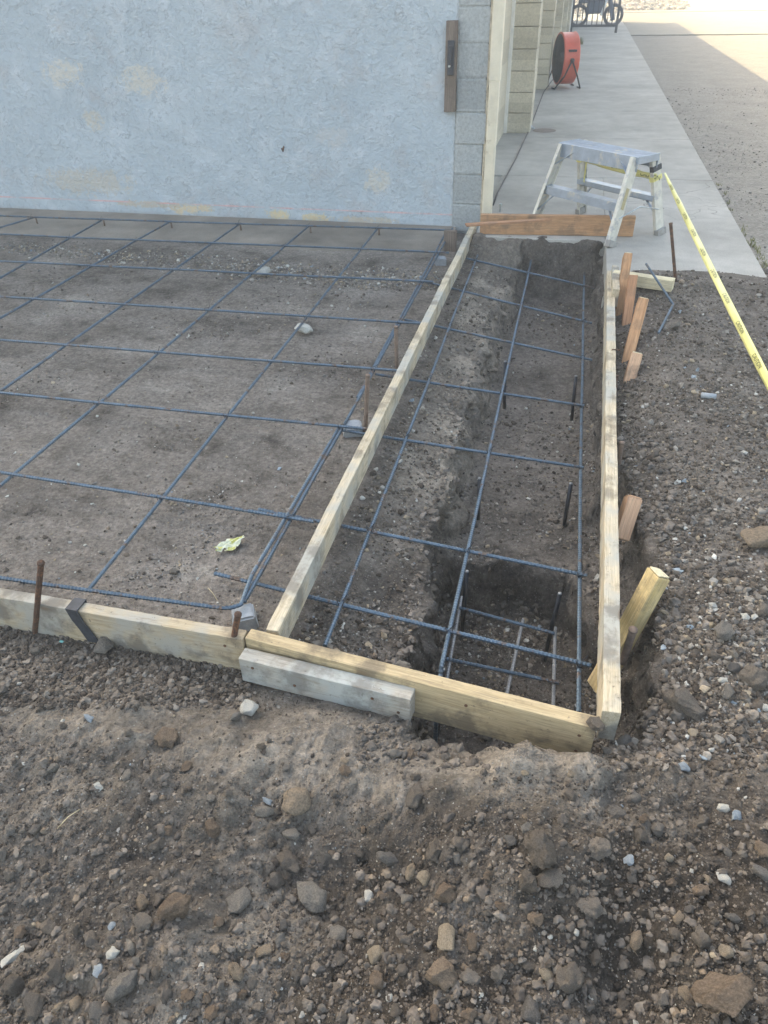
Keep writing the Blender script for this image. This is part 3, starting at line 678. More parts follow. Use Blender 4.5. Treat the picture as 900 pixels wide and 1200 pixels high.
# kicker and end block
a_, b_ = P(718, 324, .15), P(789, 334, .15)
o = board('wood_kicker', a_, b_, .06, .062, M_wend, cuts=6); tag(o, 'pale timber offcut lying across the soil behind the tall orange stakes', 'timber offcut')
a_, b_ = Vector((.318, 4.06, .13)), Vector((.322, 4.47, .13))
o = board('end_block', a_, b_, .038, .10, M_wpale, cuts=4); tag(o, 'short pale block nailed on the outside of the right form board near the sidewalk', 'wood block')
nb_ = empty('nail', (.305, 3.36, ZT), 'bent rusty nail sticking out of the right form board top', 'nail')
v_, f_ = tube_geo([(.285, 3.34, ZT), (.29, 3.34, ZT+.012), (.325, 3.335, ZT+.012)], .003, 6); link('shank', v_, f_, M_rust, nb_)

# ------------------------------------------------------------ steel form pins
def pin(px, ptop, ztop, zbot, r, m, label, off=(0, 0), group='steel pins holding the forms'):
    tp = at(px, ptop, ztop); b = Vector((tp.x+off[0], tp.y+off[1], zbot))
    rr = empty('steel_pin', b, label, 'steel pin', group)
    v_, f_ = tube_geo([b, tp], r, 10, step=.03)
    v_ = [Vector(q)+mnoise.noise_vector(Vector(q)*60)*.0006 for q in v_]
    link('shaft', v_, f_, m, rr, True)
    v_, f_ = tube_geo([tp-Vector((0, 0, .004)), tp+Vector((0, 0, .004))], r*1.22, 10); v_ = [Vector(q)+mnoise.noise_vector(Vector(q)*90)*.0012 for q in v_]
    link('mushroomed_head', v_, f_, m, rr, True); return rr
pb1 = at(40, 741, 0.0)
def pin2(pxt, pyt, pxb, pyb, ztop, zb, r, m, label, **k):
    tb = at(pxb, pyb, zb); tt = at(pxt, pyt, ztop)
    return pin(pxt, pyt, ztop, zb-.06, r, m, label, off=((tb.x-tt.x)*1.2, (tb.y-tt.y)*1.2))
def zmatch(px, py, Y):   # height at which a pixel ray meets depth Y
    return at(px, py, Y=Y)
def pin3(pxt, pyt, pxb, pyb, zb, r, m, label, lean=0.):
    b = at(pxb, pyb, zb); tp = at(pxt, pyt, Y=b.y+lean)
    rr = empty('steel_pin', b, label, 'steel pin', 'steel pins holding the forms')
    ax = (tp-b).normalized(); b2 = b-ax*.06
    v_, f_ = tube_geo([b2, tp], r, 10, step=.02); v_ = [Vector(q)+mnoise.noise_vector(Vector(q)*60)*.0008 for q in v_]
    link('shaft', v_, f_, m, rr, True)
    v_, f_ = tube_geo([tp-ax*.004, tp+ax*.003], r*1.2, 10); v_ = [Vector(q)+mnoise.noise_vector(Vector(q)*90)*.0012 for q in v_]
    link('mushroomed_head', v_, f_, m, rr, True); return rr
pin3(48, 660, 41, 742, .0, .0085, M_rust, 'rusty steel pin in front of the front form board at the far left')
pin3(279, 720, 268, 780, .0, .0085, M_rust, 'rusty steel pin at the joint next to the grey cleat board')
pin3(431, 440, 428, 504, .02, .009, M_rustlt, 'tall rusty pin beside the concrete block on the pad side of the long board')
pin3(464, 383, 465, 434, .02, .009, M_rustlt, 'tall rusty pin farther along the pad side of the long board')
pin3(786, 262, 792, 333, .1, .009, M_rust, 'slim dark pin upright at the sidewalk edge beside the pale offcut')
pin3(729, 519, 724, 548, .0, .0095, M_rustlt, 'stubby pin outside the right form board below the small pink stake')
pin3(722, 441, 720, 468, .0, .0095, M_rust, 'reddish stub of pin outside the right form board above its middle')
pin3(742, 738, 735, 760, .02, .011, M_rustlt, 'blunt steel pin beside the thick yellow stake')
pin3(737, 735, 728, 756, .0, .010, M_rust, 'rusty pin stub between the thick yellow stake and the board') if False else None

# ------------------------------------------------------------ rebar mats
RB = .0064
mat1 = empty('rebar_mat', (-2.5, 3.4, .07), 'blue grey rebar grid laid over the dirt pad left of the long board', 'rebar mat')
ZB = .062
def bar(pts, parent, r=RB, m=None, name='rebar'):
    # gentle sag and wander
    A = [Vector(q) for q in pts]; out = []
    for i in range(len(A)-1):
        n_ = max(1, int((A[i+1]-A[i]).length/.25))
        for k in range(n_): out.append(A[i].lerp(A[i+1], k/n_))
    out.append(A[-1])
    sd_ = rng.uniform(0, 50)
    out = [q+Vector((mnoise.noise(Vector((q.x, q.y, sd_)))*.004, mnoise.noise(Vector((q.y, q.x, sd_+9)))*.004, mnoise.noise(Vector((q.x*1.3, q.y*1.3, sd_+5)))*.004)) for q in out]
    return tube(name, out, r, m or M_rebar, parent, n=7, ribs=True, step=.006)
rowpx = [((-60, 251), (531, 270)), ((-60, 272), (526, 296)), ((-60, 303.5), (508, 330)), ((-40, 345), (494, 379)), ((-40, 395), (466, 434)), ((-40, 456), (432, 503)), ((-40, 547), (368, 611))]
rows = []
for (a_, b_) in rowpx:
    pa, pb = at(*a_, z=ZB+RB*2), at(*b_, z=ZB+RB*2); rows.append((pa, pb)); bar([pa, pb], mat1, m=M_rebar if len(rows) != 6 else M_rebar)
pa, pb = at(-40, 671, ZB+RB), at(262, 713, ZB+RB); pc = at(283, 709, ZB+RB); pd = at(305, 675, ZB+RB)+Vector((-.026, 0, 0))
bar([pa, pb, pb.lerp(pc, .5)+Vector((.0, -.006, 0)), pc, pd, at(405, 500, ZB)+Vector((-.028, 0, 0))], mat1)
colpx = [((120, 262), (-80, 395-30)), ((200, 264), (-60, 420)), ((281, 264), (-60, 620)), ((362, 266), (0+2, 582-10)), ((443, 268), (105, 690))]
cols = []
lpx = [((42, 258), (-60, 302)), ((121, 260), (-40, 390)), ((200, 262), (-60, 492-8)), ((281, 263), (-40, 611)), ((363, 265), (-30, 0)), ((443, 268), (106, 692))]
for (xw, x_near, y_near) in [(42, -60, 285), (121, -40, 348), (200, -40, 396), (281, -40, 487), (363, -40, 603), (443, 105, 690)]:
    pa = at(xw, 252.6+xw*.0325, z=ZB); pb = at(x_near, y_near, z=ZB); cols.append((pa, pb)); bar([pa, pb], mat1)
# the double bar beside the long board
pa, pb = at(528, 272, ZB), at(287, 706, ZB); cols.append((pa, pb)); bar([pa+Vector((0, .1, 0)), pb], mat1)
qa, qb = at(526, 275, ZB), at(425, 466, ZB)
bar([qa+Vector((-.028, 0, 0)), qb+Vector((-.024, 0, 0))], mat1)
# dowels at the wall
for (pa, pb) in cols[:6]:
    tube('dowel', [(pa.x+.012, pa.y-.02, .004), (pa.x+.012, pa.y-.02, .075)], RB, M_rustlt, mat1, n=7)
# tie wires at crossings
def isect(a, b, c, d):
    r_ = b-a; s_ = d-c; den = r_.x*s_.y-r_.y*s_.x
    if abs(den) < 1e-9: return None
    tt = ((c.x-a.x)*s_.y-(c.y-a.y)*s_.x)/den; uu = ((c.x-a.x)*r_.y-(c.y-a.y)*r_.x)/den
    if 0 <= tt <= 1 and 0 <= uu <= 1: return a+r_*tt
def tie(q, parent, k=0):
    pts = []
    for i in range(15):
        th = i/14*math.pi*3.4+k; pts.append(q+Vector((math.cos(th)*.0115, math.sin(th)*.0115, math.sin(th*2+1)*.011+.003)))
    pts += [q+Vector((.014, .004, .02)), q+Vector((.02, .01, .028+.006*math.sin(k*5)))]
    tube('tie_wire', pts, .0014, M_rebardk, parent, n=4)
k = 0
for (a_, b_) in rows:
    for (c_, d_) in cols:
        q = isect(a_, b_, c_, d_)
        if q is not None:
            k += 1
            if k % 4 != 3: tie(Vector((q.x, q.y, ZB+RB)), mat1, k)
# trench mat
mat2 = empty('rebar_mat', (-.15, 3.2, 0), 'rebar grid hanging across the open trench right of the long board', 'rebar mat')
def zr(x, Y): return .03 - max(0, (x+.55)/.75)*(.03+.09*min(1, max(0, (Y-1.4)/2.2)))
def solve(px, py, it=6):
    z = 0.
    for _ in range(it): q = at(px, py, z); z = zr(q.x, q.y)
    return at(px, py, z)
c2 = []; r2 = []
for a_, b_, far in [((565, 285), (380, 755), 0), ((624, 297), (517, 780), 0), ((685, 305), (678, 832), 0)]:
    pa, pb = solve(*a_), solve(*b_); ds = [pa.lerp(pb, i/6) for i in range(7)]
    ds = [Vector((q.x, q.y, zr(q.x, q.y)-RB)) for q in ds]; c2.append((pa, pb))
    if b_[0] == 517: # bends down into the pit at its near end
        ds.append(ds[-1]+Vector((.005, -.09, -.10))); ds.append(ds[-1]+Vector((.0, -.03, -.32)))
    bar(ds, mat2)
for a_, b_ in [((252, 673), (692, 781)), ((303, 598), (688, 676)), ((400, 505), (684, 549)), ((440, 440), (684, 477)), ((474, 376), (694, 423)), ((497, 331), (694, 380)), ((546, 304), (697, 339)), ((560, 279), (698, 308))]:
    pa, pb = solve(*a_), solve(*b_); pa.z = zr(pa.x, pa.y)+RB; pb.z = zr(pb.x, pb.y)+RB; r2.append((pa, pb)); bar([pa, pb], mat2, r=RB*1.02)
for (a_, b_) in r2:
    for (c_, d_) in c2:
        q = isect(a_, b_, c_, d_)
        if q is not None: tie(Vector((q.x, q.y, zr(q.x, q.y))), mat2, q.x*9+q.y)
# pit mat lower down
mat3 = empty('rebar_mat', (0, 1.7, -.4), 'small rebar grid set low inside the square pit', 'rebar mat')
ZP = -.36
for a_, b_ in [((538, 712), (650, 742)), ((522, 772), (655, 800))]:
    bar([at(*a_, z=ZP), at(*b_, z=ZP)], mat3)
for a_, b_, mm in [((541, 700), (516, 840), M_rebarlt), ((613, 727), (588, 840), M_rebarlt), ((651, 735), (648, 852), M_rebarlt)]:
    bar([at(*a_, z=ZP-.012), at(*b_, z=ZP-.012)], mat3, m=mm)
# steel stakes in the trench with pale tips
def dowel(pxt, pyt, pxb, pyb, zb, label, zt_=None):
    b = at(pxb, pyb, zb)
    tp = at(pxt, pyt, Y=b.y+.0)
    rr = empty('steel_dowel', b, label, 'dowel', 'dark dowels standing in the trench')
    ax = (tp-b).normalized()
    v_, f_ = tube_geo([b-ax*.05, tp], .0085, 9); link('shaft', v_, f_, M_rebardk, rr, True)
    v_, f_ = tube_geo([tp, tp+ax*.004], .0072, 9); link('tip', v_, f_, M_rebarlt, rr, True); return rr
dowel(592, 424, 591, 478, -.29, 'dark dowel by the middle bar in the far half of the trench')
dowel(675, 441, 670, 490, -.29, 'dark dowel close to the right bar in the far half of the trench')
dowel(562, 561, 560, 608, -.3, 'dark dowel behind the middle bar near the trench centre')
dowel(669, 567, 661, 616, -.3, 'slanting dark dowel beside the right bar near the trench centre')
dowel(547, 670, 541, 745, -.52, 'dark dowel at the far left corner of the pit')
dowel(656, 696, 638, 772, -.52, 'tall slanting dark dowel at the right of the pit grid')
dowel(519, 785, 512, 862, -.52, 'dark dowel behind the yellow front board at the left of the pit')
dowel(676, 827, 674, 860, -.52, 'dark dowel behind the yellow front board at the right of the pit')

# concrete spacers, chunks
def hull_geo(n, ax, seed, flat=.0):
    r_ = random.Random(seed); bm = bmesh.new()
    for _ in range(n):
        v_ = Vector((r_.gauss(0, 1), r_.gauss(0, 1), r_.gauss(0, 1))).normalized(); v_ *= r_.uniform(.82, 1.05)
        bm.verts.new((v_.x*ax[0], v_.y*ax[1], v_.z*ax[2]))
    res = bmesh.ops.convex_hull(bm, input=bm.verts[:])
    junk = list({e for e in list(res['geom_interior'])+list(res['geom_unused']) if isinstance(e, bmesh.types.BMVert)})
    if junk: bmesh.ops.delete(bm, geom=junk, context='VERTS')
    return bm
def rock_mesh(name, kind, seed, m, lvl=3):
    r_ = random.Random(seed)
    if kind == 'clod':
        bm = bmesh.new(); bmesh.ops.create_icosphere(bm, subdivisions=lvl+1, radius=1)
        sx, sy, sz = r_.uniform(.85, 1.15), r_.uniform(.75, 1.), r_.uniform(.6, .85); o_ = Vector((seed*7.3, seed*1.7, 0))
        cuts_ = [(Vector((r_.gauss(0, 1), r_.gauss(0, 1), r_.gauss(0, .8))).normalized(), r_.uniform(.45, .8)) for _ in range(11)]
        for v_ in bm.verts:
            q = v_.co.copy()
            for n_, d_ in cuts_:
                e_ = q.dot(n_)-d_
                if e_ > 0: q -= n_*e_*.97
            h_ = mnoise.noise(q*1.7+o_)*.3 - abs(mnoise.noise(q*3.2+o_))*.34 + mnoise.noise(q*8+o_)*.13 + mnoise.noise(q*19+o_)*.07
            q *= 1+h_; v_.co = Vector((q.x*sx, q.y*sy, q.z*sz))
        sm = True
    else:
        bm = hull_geo(r_.choice([14, 18, 24]), (r_.uniform(.9, 1.2), r_.uniform(.65, .95), r_.uniform(.4, .7)), seed)
        bmesh.ops.bevel(bm, geom=bm.edges[:], offset=.035 if kind == 'stone' else .08, segments=1, affect='EDGES')
        bmesh.ops.triangulate(bm, faces=bm.faces[:]); bmesh.ops.subdivide_edges(bm, edges=[e for e in bm.edges if e.calc_length() > .22], cuts=2, use_grid_fill=True)
        bmesh.ops.triangulate(bm, faces=bm.faces[:]); bmesh.ops.subdivide_edges(bm, edges=[e for e in bm.edges if e.calc_length() > .2], cuts=1, use_grid_fill=True)
        o_ = Vector((seed, 3, 1))
        for v_ in bm.verts: v_.co += mnoise.noise_vector(v_.co*1.6+o_)*.12 + mnoise.noise_vector(v_.co*5+o_)*(.045 if kind == 'stone' else .025) + mnoise.noise_vector(v_.co*14+o_)*.018
        sm = True
    me = bpy.data.meshes.new(name); bm.to_mesh(me); bm.free()
    if sm: me.shade_smooth()
    me.materials.append(m); return me
def dobie(px, py, z, sz, m, label, rot, cat='concrete block'):
    q = at(px, py, z+sz[2]); ca, sa = math.cos(rot), math.sin(rot)
    r_ = random.Random(int(px)); bm = bmesh.new(); bmesh.ops.create_cube(bm, size=1)
    for v_ in bm.verts: k_ = .86 if v_.co.z > 0 else 1; v_.co = Vector((v_.co.x*sz[0]*k_, v_.co.y*sz[1]*k_, (v_.co.z+.5)*sz[2]))
    bmesh.ops.bevel(bm, geom=bm.edges[:], offset=.006, segments=2, affect='EDGES')
    bmesh.ops.subdivide_edges(bm, edges=bm.edges[:], cuts=2, use_grid_fill=True)
    for v_ in bm.verts: v_.co += mnoise.noise_vector(v_.co*30+Vector((px, 0, 0)))*.004
    me_ = bpy.data.meshes.new('spacer_block'); bm.to_mesh(me_); bm.free(); me_.materials.append(m)
    o = bpy.data.objects.new('spacer_block', me_); C.objects.link(o); o.location = (q.x, q.y, z); o.rotation_euler = (r_.uniform(-.1, .1), r_.uniform(-.1, .1), rot)
    tag(o, label, cat, 'concrete spacers under the bars'); return o
dobie(285, 716, -.005, (.075, .08, .055), M_dobie, 'blue grey spacer block under the bent bar near the front form board', .5)
dobie(413, 496, 0, (.085, .075, .05), M_dobie, 'grey spacer block under the double bar beside the tall rusty pin', .3)
dobie(516, 301, 0, (.08, .08, .05), M_dobie, 'grey spacer block under the double bar near the stucco wall', .3)

# ------------------------------------------------------------ rebar scraps, pipe, paper, litter
def gz(px, py):
    z = 0
    for _ in range(6): q = at(px, py, z); z = zt(q.x, q.y)
    return at(px, py, z)
q0, q1, q2 = at(757, 309, Y=4.28), gz(788, 361), gz(771, 393)
tag(tube('bent_rebar', [q0, q1+Vector((0, 0, .02)), q2+Vector((0, 0, .012))], .006, M_rebar, n=8, ribs=True, step=.005), 'bent offcut of rebar lying on the soil beside the wooden stakes', 'rebar offcut')
q0, q1 = gz(821, 466), gz(838, 468)
tag(tube('pipe_offcut', [q0+Vector((0, 0, .012)), q1+Vector((0, 0, .012))], .012, M_dobie, n=12), 'short blue grey pipe offcut lying among the gravel', 'pipe offcut')
q = gz(270, 642)
V = []; Fc = []; nn_ = 10
for i in range(nn_):
    for j in range(nn_):
        u, v__ = i/(nn_-1)-.5, j/(nn_-1)-.5
        V.append((q.x+u*.07*(1-.3*v__)+v__*.02, q.y+v__*.075+u*.03, q.z+.012+.012*mnoise.noise(Vector((u*4, v__*4, 2)))+.02*abs(u+v__*.3)+.006*mnoise.noise(Vector((u*12, v__*12, 2)))))
for i in range(nn_-1):
    for j in range(nn_-1):
        if (i, j) in ((0, 0), (0, 1), (1, 0), (8, 8), (4, 0), (4, 1)): continue
        b = i*nn_+j; Fc.append((b, b+nn_, b+nn_+1, b+1))
o = link('paper_scrap', V, Fc, M_paper, origin=tuple(q)); sm_ = o.modifiers.new('thickness', 'SOLIDIFY'); sm_.thickness = .0012; tag(o, 'crumpled yellowish white paper scrap lying on the pad', 'paper')
def straw(px, py, dx_, dy_, lab):
    a_, b_ = gz(px, py), gz(px+dx_, py+dy_)
    tag(tube('straw', [a_+Vector((0, 0, .004)), (a_+b_)/2+Vector((0, 0, .012)), b_+Vector((0, 0, .005))], .0014, M_straw, n=5), lab, 'straw')
straw(244, 690, 11, 15, 'dry bent straw on the pad left of the blue grey spacer block')
straw(68, 972, 26, -22, 'thin dry root lying on the spoil at the left')
q = gz(73, 753); 
o = bpy.data.objects.new('plastic_scrap', rock_mesh('plastic_scrap', 'stone', 99, M_teal)); C.objects.link(o); o.location = q+Vector((0, 0, .004)); o.scale = (.011, .007, .005); tag(o, 'tiny teal plastic scrap below the dark metal strap', 'plastic scrap')
# clod sitting on the board corner
# metal tie plate at the end of the cleat
q = at(492, 822, .04)
V = [(q.x-.008, q.y-.004, q.z-.01), (q.x+.010, q.y+.002, q.z+.014), (q.x+.012, q.y+.004, q.z+.0), (q.x-.004, q.y, q.z-.02)]
o = link('zinc_clip', V+[(a_, b_+.0015, c_) for a_, b_, c_ in V], [(0, 1, 2, 3), (7, 6, 5, 4), (0, 4, 5, 1), (1, 5, 6, 2), (2, 6, 7, 3), (3, 7, 4, 0)], M_zinc, origin=tuple(q)); tag(o, 'small shiny metal clip at the right end of the grey cleat board', 'clip')
# utility disc and hose bib on the walk
q = at(638, 153, .1)
V = [(q.x, q.y, .104)]+[(q.x+.125*math.cos(i/32*2*math.pi), q.y+.125*math.sin(i/32*2*math.pi), .104) for i in range(32)]+[(q.x+.135*math.cos(i/32*2*math.pi), q.y+.135*math.sin(i/32*2*math.pi), .0985) for i in range(32)]
o = link('cleanout_cover', V, [(0, 1+i, 1+(i+1) % 32) for i in range(32)]+[(1+i, 33+i, 33+(i+1) % 32, 1+(i+1) % 32) for i in range(32)], simple('iron_lid', (.17, .14, .12), .8, .2, .3, 40, .4), origin=(q.x, q.y, .1)); tag(o, 'round dark metal cover set in the sidewalk beside the cord', 'drain cover')
# anchor bolt by the downspout
q = at(586, 248, .1)
ab = empty('anchor_bolt', (q.x, q.y, .1), 'small shiny anchor bolt on the concrete right of the downspout', 'bolt')
v_, f_ = tube_geo([(q.x, q.y, .1), (q.x, q.y, .16)], .006, 8); link('shank', v_, f_, M_zinc, ab)
v_, f_ = tube_geo([(q.x, q.y, .145), (q.x, q.y, .157)], .014, 6); link('nut', v_, f_, M_zinc, ab)

# ------------------------------------------------------------ step ladder
SL = .1
lad = empty('work_platform', (.21, 5.515, SL), 'paint splashed aluminium step bench standing at the far end of the trench', 'step bench')
ft = {'FL': Vector((-.225, 5.60, SL)), 'FR': Vector((.314, 5.095, SL)), 'BL': Vector((.112, 5.93, SL)), 'BR': Vector((.652, 5.445, SL))}
TH = .615
tpc = {'FL': Vector((-.095, 5.71, TH)), 'BL': Vector((.045, 5.855, TH)), 'BR': Vector((.545, 5.40, TH)), 'FR': Vector((.405, 5.275, TH))}
ctr = sum(tpc.values(), Vector())/4; lx = ((tpc['FR']-tpc['FL'])+(tpc['BR']-tpc['BL'])).normalized(); ly = Vector((-lx.y, lx.x, 0))
Lp = (tpc['FR']-tpc['FL']).length; Wp = .2
gp = []
for s_ in (-1, 1): gp.append(obox_geo(ctr+ly*s_*(Wp/4+.0015)+Vector((0, 0, -.012)), lx, ly, (0, 0, 1), Lp+.02, Wp/2-.003, .022))
for s_ in (-1, 1): gp.append(obox_geo(ctr+ly*s_*(Wp/2)+Vector((0, 0, -.044)), lx, ly, (0, 0, 1), Lp+.02, .004, .086))
for k_ in range(9): gp.append(obox_geo(ctr+ly*(-Wp/2+.018+k_*.0205)+Vector((0, 0, .0)), lx, ly, (0, 0, 1), Lp, .004, .003))
v_, f_ = join(gp); bevel_obj(link('platform', v_, f_, M_alu, lad), .003)
for s_ in (-1, 1):
    v_, f_ = obox_geo(ctr+lx*s_*(Lp/2+.011)+Vector((0, 0, -.02)), lx, ly, (0, 0, 1), .006, Wp+.012, .045); bevel_obj(link('end_cap', v_, f_, M_alu, lad), .002)
legs = {}
for k_ in ft:
    side = -1 if k_[0] == 'F' else 1; end = -1 if k_[1] == 'L' else 1
    t0 = ctr+lx*end*(Lp/2-.012)+ly*side*(Wp/2-.005)+Vector((0, 0, -.01)); b0 = ft[k_]
    ax = (t0-b0).normalized(); outn = (lx*end - ax*ax.dot(lx*end)).normalized(); wn = ax.cross(outn)
    mid = (t0+b0)/2; Ln = (t0-b0).length
    gp = [obox_geo(mid, ax, wn, outn, Ln, .076, .004), obox_geo(mid+wn*.036-outn*.012, ax, wn, outn, Ln, .004, .026), obox_geo(mid-wn*.036-outn*.012, ax, wn, outn, Ln, .004, .026)]
    v_, f_ = join(gp); lg = link('leg', v_, f_, M_aluw, lad); bevel_obj(lg, .0015); legs[k_] = (b0, t0, ax, wn, outn)
    v_, f_ = obox_geo(b0+ax*.02, ax, wn, outn, .045, .084, .036); bevel_obj(link('foot', v_, f_, simple('rubber_foot', (.3, .29, .27), .8, 0, .2, 30, .2) if k_ == 'FL' else bpy.data.materials['rubber_foot'], lg), .004)
    if k_ == 'FR':
        v_, f_ = obox_geo(b0.lerp(t0, .55)+outn*.004, ax, wn, outn, .13, .03, .002); link('sticker', v_, f_, M_label, lg)
for s_, (a_, b_) in ((-1, ('FL', 'FR')), (1, ('BL', 'BR'))):
    pa = legs[a_][0].lerp(legs[a_][1], .5); pb = legs[b_][0].lerp(legs[b_][1], .5)
    ax = (pb-pa).normalized(); v_, f_ = join([obox_geo((pa+pb)/2-ly*s_*.01, ax, ly, (0, 0, 1), (pb-pa).length-.01, .075, .004), obox_geo((pa+pb)/2+ly*s_*.027+Vector((0, 0, -.026)), ax, ly, (0, 0, 1), (pb-pa).length-.01, .004, .055), obox_geo((pa+pb)/2-ly*s_*.045+Vector((0, 0, -.014)), ax, ly, (0, 0, 1), (pb-pa).length-.01, .004, .03)])
    bevel_obj(link('step', v_, f_, M_alu, lad), .0015)
    for kk, e_ in ((a_, 1), (b_, -1)):
        b0, t0 = legs[kk][:2]; lg0 = b0.lerp(t0, .18); st_ = b0.lerp(t0, .46)+ax*e_*.12
        v_, f_ = obox_geo((lg0+st_)/2, st_-lg0, ly, (st_-lg0).cross(ly), (st_-lg0).length, .02, .004); link('brace', v_, f_, M_alu, lad)
        lg0 = b0.lerp(t0, .76); st_ = t0+lx*e_*.12+Vector((0, 0, -.03))
        v_, f_ = obox_geo((lg0+st_)/2, st_-lg0, ly, (st_-lg0).cross(ly), (st_-lg0).length, .018, .004); link('brace', v_, f_, M_alu, lad)
for e_ in ('L', 'R'):
    a_ = legs['F'+e_][0].lerp(legs['F'+e_][1], .33); b_ = legs['B'+e_][0].lerp(legs['B'+e_][1], .33); m_ = (a_+b_)/2+Vector((0, 0, .045))
    v_, f_ = tube_geo([a_, m_, b_], .005, 6); link('spreader', v_, f_, M_zinc, lad, True)

# ------------------------------------------------------------ caution tape
tp = empty('caution_tape', (.6, 5.42, .45), 'yellow caution tape tied round the step bench and stretched to the lower right', 'caution tape')
def ribbon(a, b, wd, tw0, tw1, sag=0., n=40, taper=None):
    a, b = Vector(a), Vector(b); ax = (b-a).normalized(); s0 = Vector((0, 0, 1)).cross(ax).normalized(); u0 = ax.cross(s0)
    pts = []
    for i in range(n+1):
        s_ = i/n; tw = tw0+(tw1-tw0)*s_+.35*math.sin(s_*9)+.12*math.sin(s_*31); w_ = wd if not taper else wd*(taper+(1-taper)*min(1, s_*5))
        c_ = a.lerp(b, s_)+Vector((0, 0, -sag*4*s_*(1-s_))); side = s0*math.cos(tw)+u0*math.sin(tw); nn = ax.cross(side)
        pts.append((c_, side, nn, w_))
    return pts, (b-a).length
def ribbon_mesh(name, pts, m, parent):
    V = []; Fc = []
    for c_, s_, n_, w_ in pts:
        V += [c_-s_*w_/2, c_-s_*w_*.15+n_*w_*.09, c_+s_*w_*.2+n_*w_*.07, c_+s_*w_/2]
    for i in range(len(pts)-1):
        for j in range(3): q = i*4+j; Fc.append((q, q+1, q+5, q+4))
    o = link(name, V, Fc, m, parent, True); s = o.modifiers.new('thickness', 'SOLIDIFY'); s.thickness = .0006; return o
def text_verts(txt):
    cu = bpy.data.curves.new('lettering', 'FONT'); cu.body = txt; cu.size = 1; cu.align_x = 'CENTER'; cu.align_y = 'CENTER'; cu.offset = .02
    ob = bpy.data.objects.new('lettering', cu); C.objects.link(ob)
    dg = bpy.context.evaluated_depsgraph_get(); me_ = bpy.data.meshes.new_from_object(ob.evaluated_get(dg))
    bm = bmesh.new(); bm.from_mesh(me_); bmesh.ops.triangulate(bm, faces=bm.faces[:]); 
    V = [v.co.copy() for v in bm.verts]; Fc = [[v.index for v in f.verts] for f in bm.faces]; bm.free()
    bpy.data.objects.remove(ob); bpy.data.meshes.remove(me_); bpy.data.curves.remove(cu); return V, Fc
TV, TF = text_verts('CAUTION')
def letters(pts, Lr, pos, hgt_, parent, flip=1, stretch=1., off=.0035):
    V = []
    for c in TV:
        s_ = (pos+c.x*hgt_*stretch*flip)/Lr; s_ = min(max(s_, 0), 1); f_ = s_*(len(pts)-1); i = min(int(f_), len(pts)-2); k_ = f_-i
        c0 = pts[i][0].lerp(pts[i+1][0], k_); sd_ = pts[i][1].lerp(pts[i+1][1], k_); nn = pts[i][2].lerp(pts[i+1][2], k_); w_ = pts[i][3]
        lat = c.y*hgt_*flip; q = max(0, 1-abs(lat/(w_/2)))
        V.append(c0+sd_*lat+nn*(w_*.09*min(1, q*1.6)+off))
    return link('lettering', V, TF, M_ink, parent)
# long run
ta = Vector((.60, 5.40, .50)); tb = at(985, 612, Y=1.7)
pts, Lr = ribbon(ta, tb, .030, .2, 1.2, .012, 80, taper=.4)
r1 = ribbon_mesh('tape_run', pts, M_yel, tp)
for i in range(10):
    letters(pts, Lr, .36+i*.30, .021, r1, flip=1, stretch=1.15)
# under the platform, from back-left leg to back-right leg and a drop
la = legs['BL'][0].lerp(legs['BL'][1], .80)-ly*.03+lx*.0; lb = legs['BR'][0].lerp(legs['BR'][1], .74)-ly*.03
pts2, L2 = ribbon(la-lx*.02, lb+lx*.02, .045, math.pi/2, math.pi/2, .006, 20)
r2_ = ribbon_mesh('tape_run', pts2, M_yel, tp); letters(pts2, L2, L2*.38, .034, r2_, flip=1, stretch=1.05, off=.003) if False else None
def letters_side(pts, Lr, pos, hgt_, parent, sgn):
    V = []
    ax = (pts[-1][0]-pts[0][0]).normalized()
    for c in TV:
        V.append(pts[0][0]+ax*(pos+c.x*hgt_)+Vector((0, 0, c.y*hgt_))+ly*sgn*.006)
    return link('lettering', V, TF, M_ink, parent)
letters_side(pts2, L2, L2*.42, .036, r2_, -1); letters_side(pts2, L2, L2*.93, .036, r2_, -1)
for kk, fr_ in (('BL', .78), ('BR', .72)):
    b0, t0, ax, wn, outn = legs[kk]; c_ = b0.lerp(t0, fr_)
    v_, f_ = obox_geo(c_-outn*.012, ax, wn, outn, .03, .084, .036); link('tape_wrap', v_, f_, M_yel, tp)
dn = la+lx*.075; V = [dn, dn+lx*.012, dn+lx*.012+Vector((0, 0, -.16)), dn+Vector((0, 0, -.15))]
o = link('tape_tail', V, [(0, 1, 2, 3)], M_yel, tp); s = o.modifiers.new('thickness', 'SOLIDIFY'); s.thickness = .0006
b0, t0, ax, wn, outn = legs['BR']; c_ = b0.lerp(t0, .84)
v_, f_ = obox_geo(c_-outn*.008, ax, wn, outn, .035, .083, .032); bevel_obj(link('dark_band', v_, f_, M_strap, lad), .003)

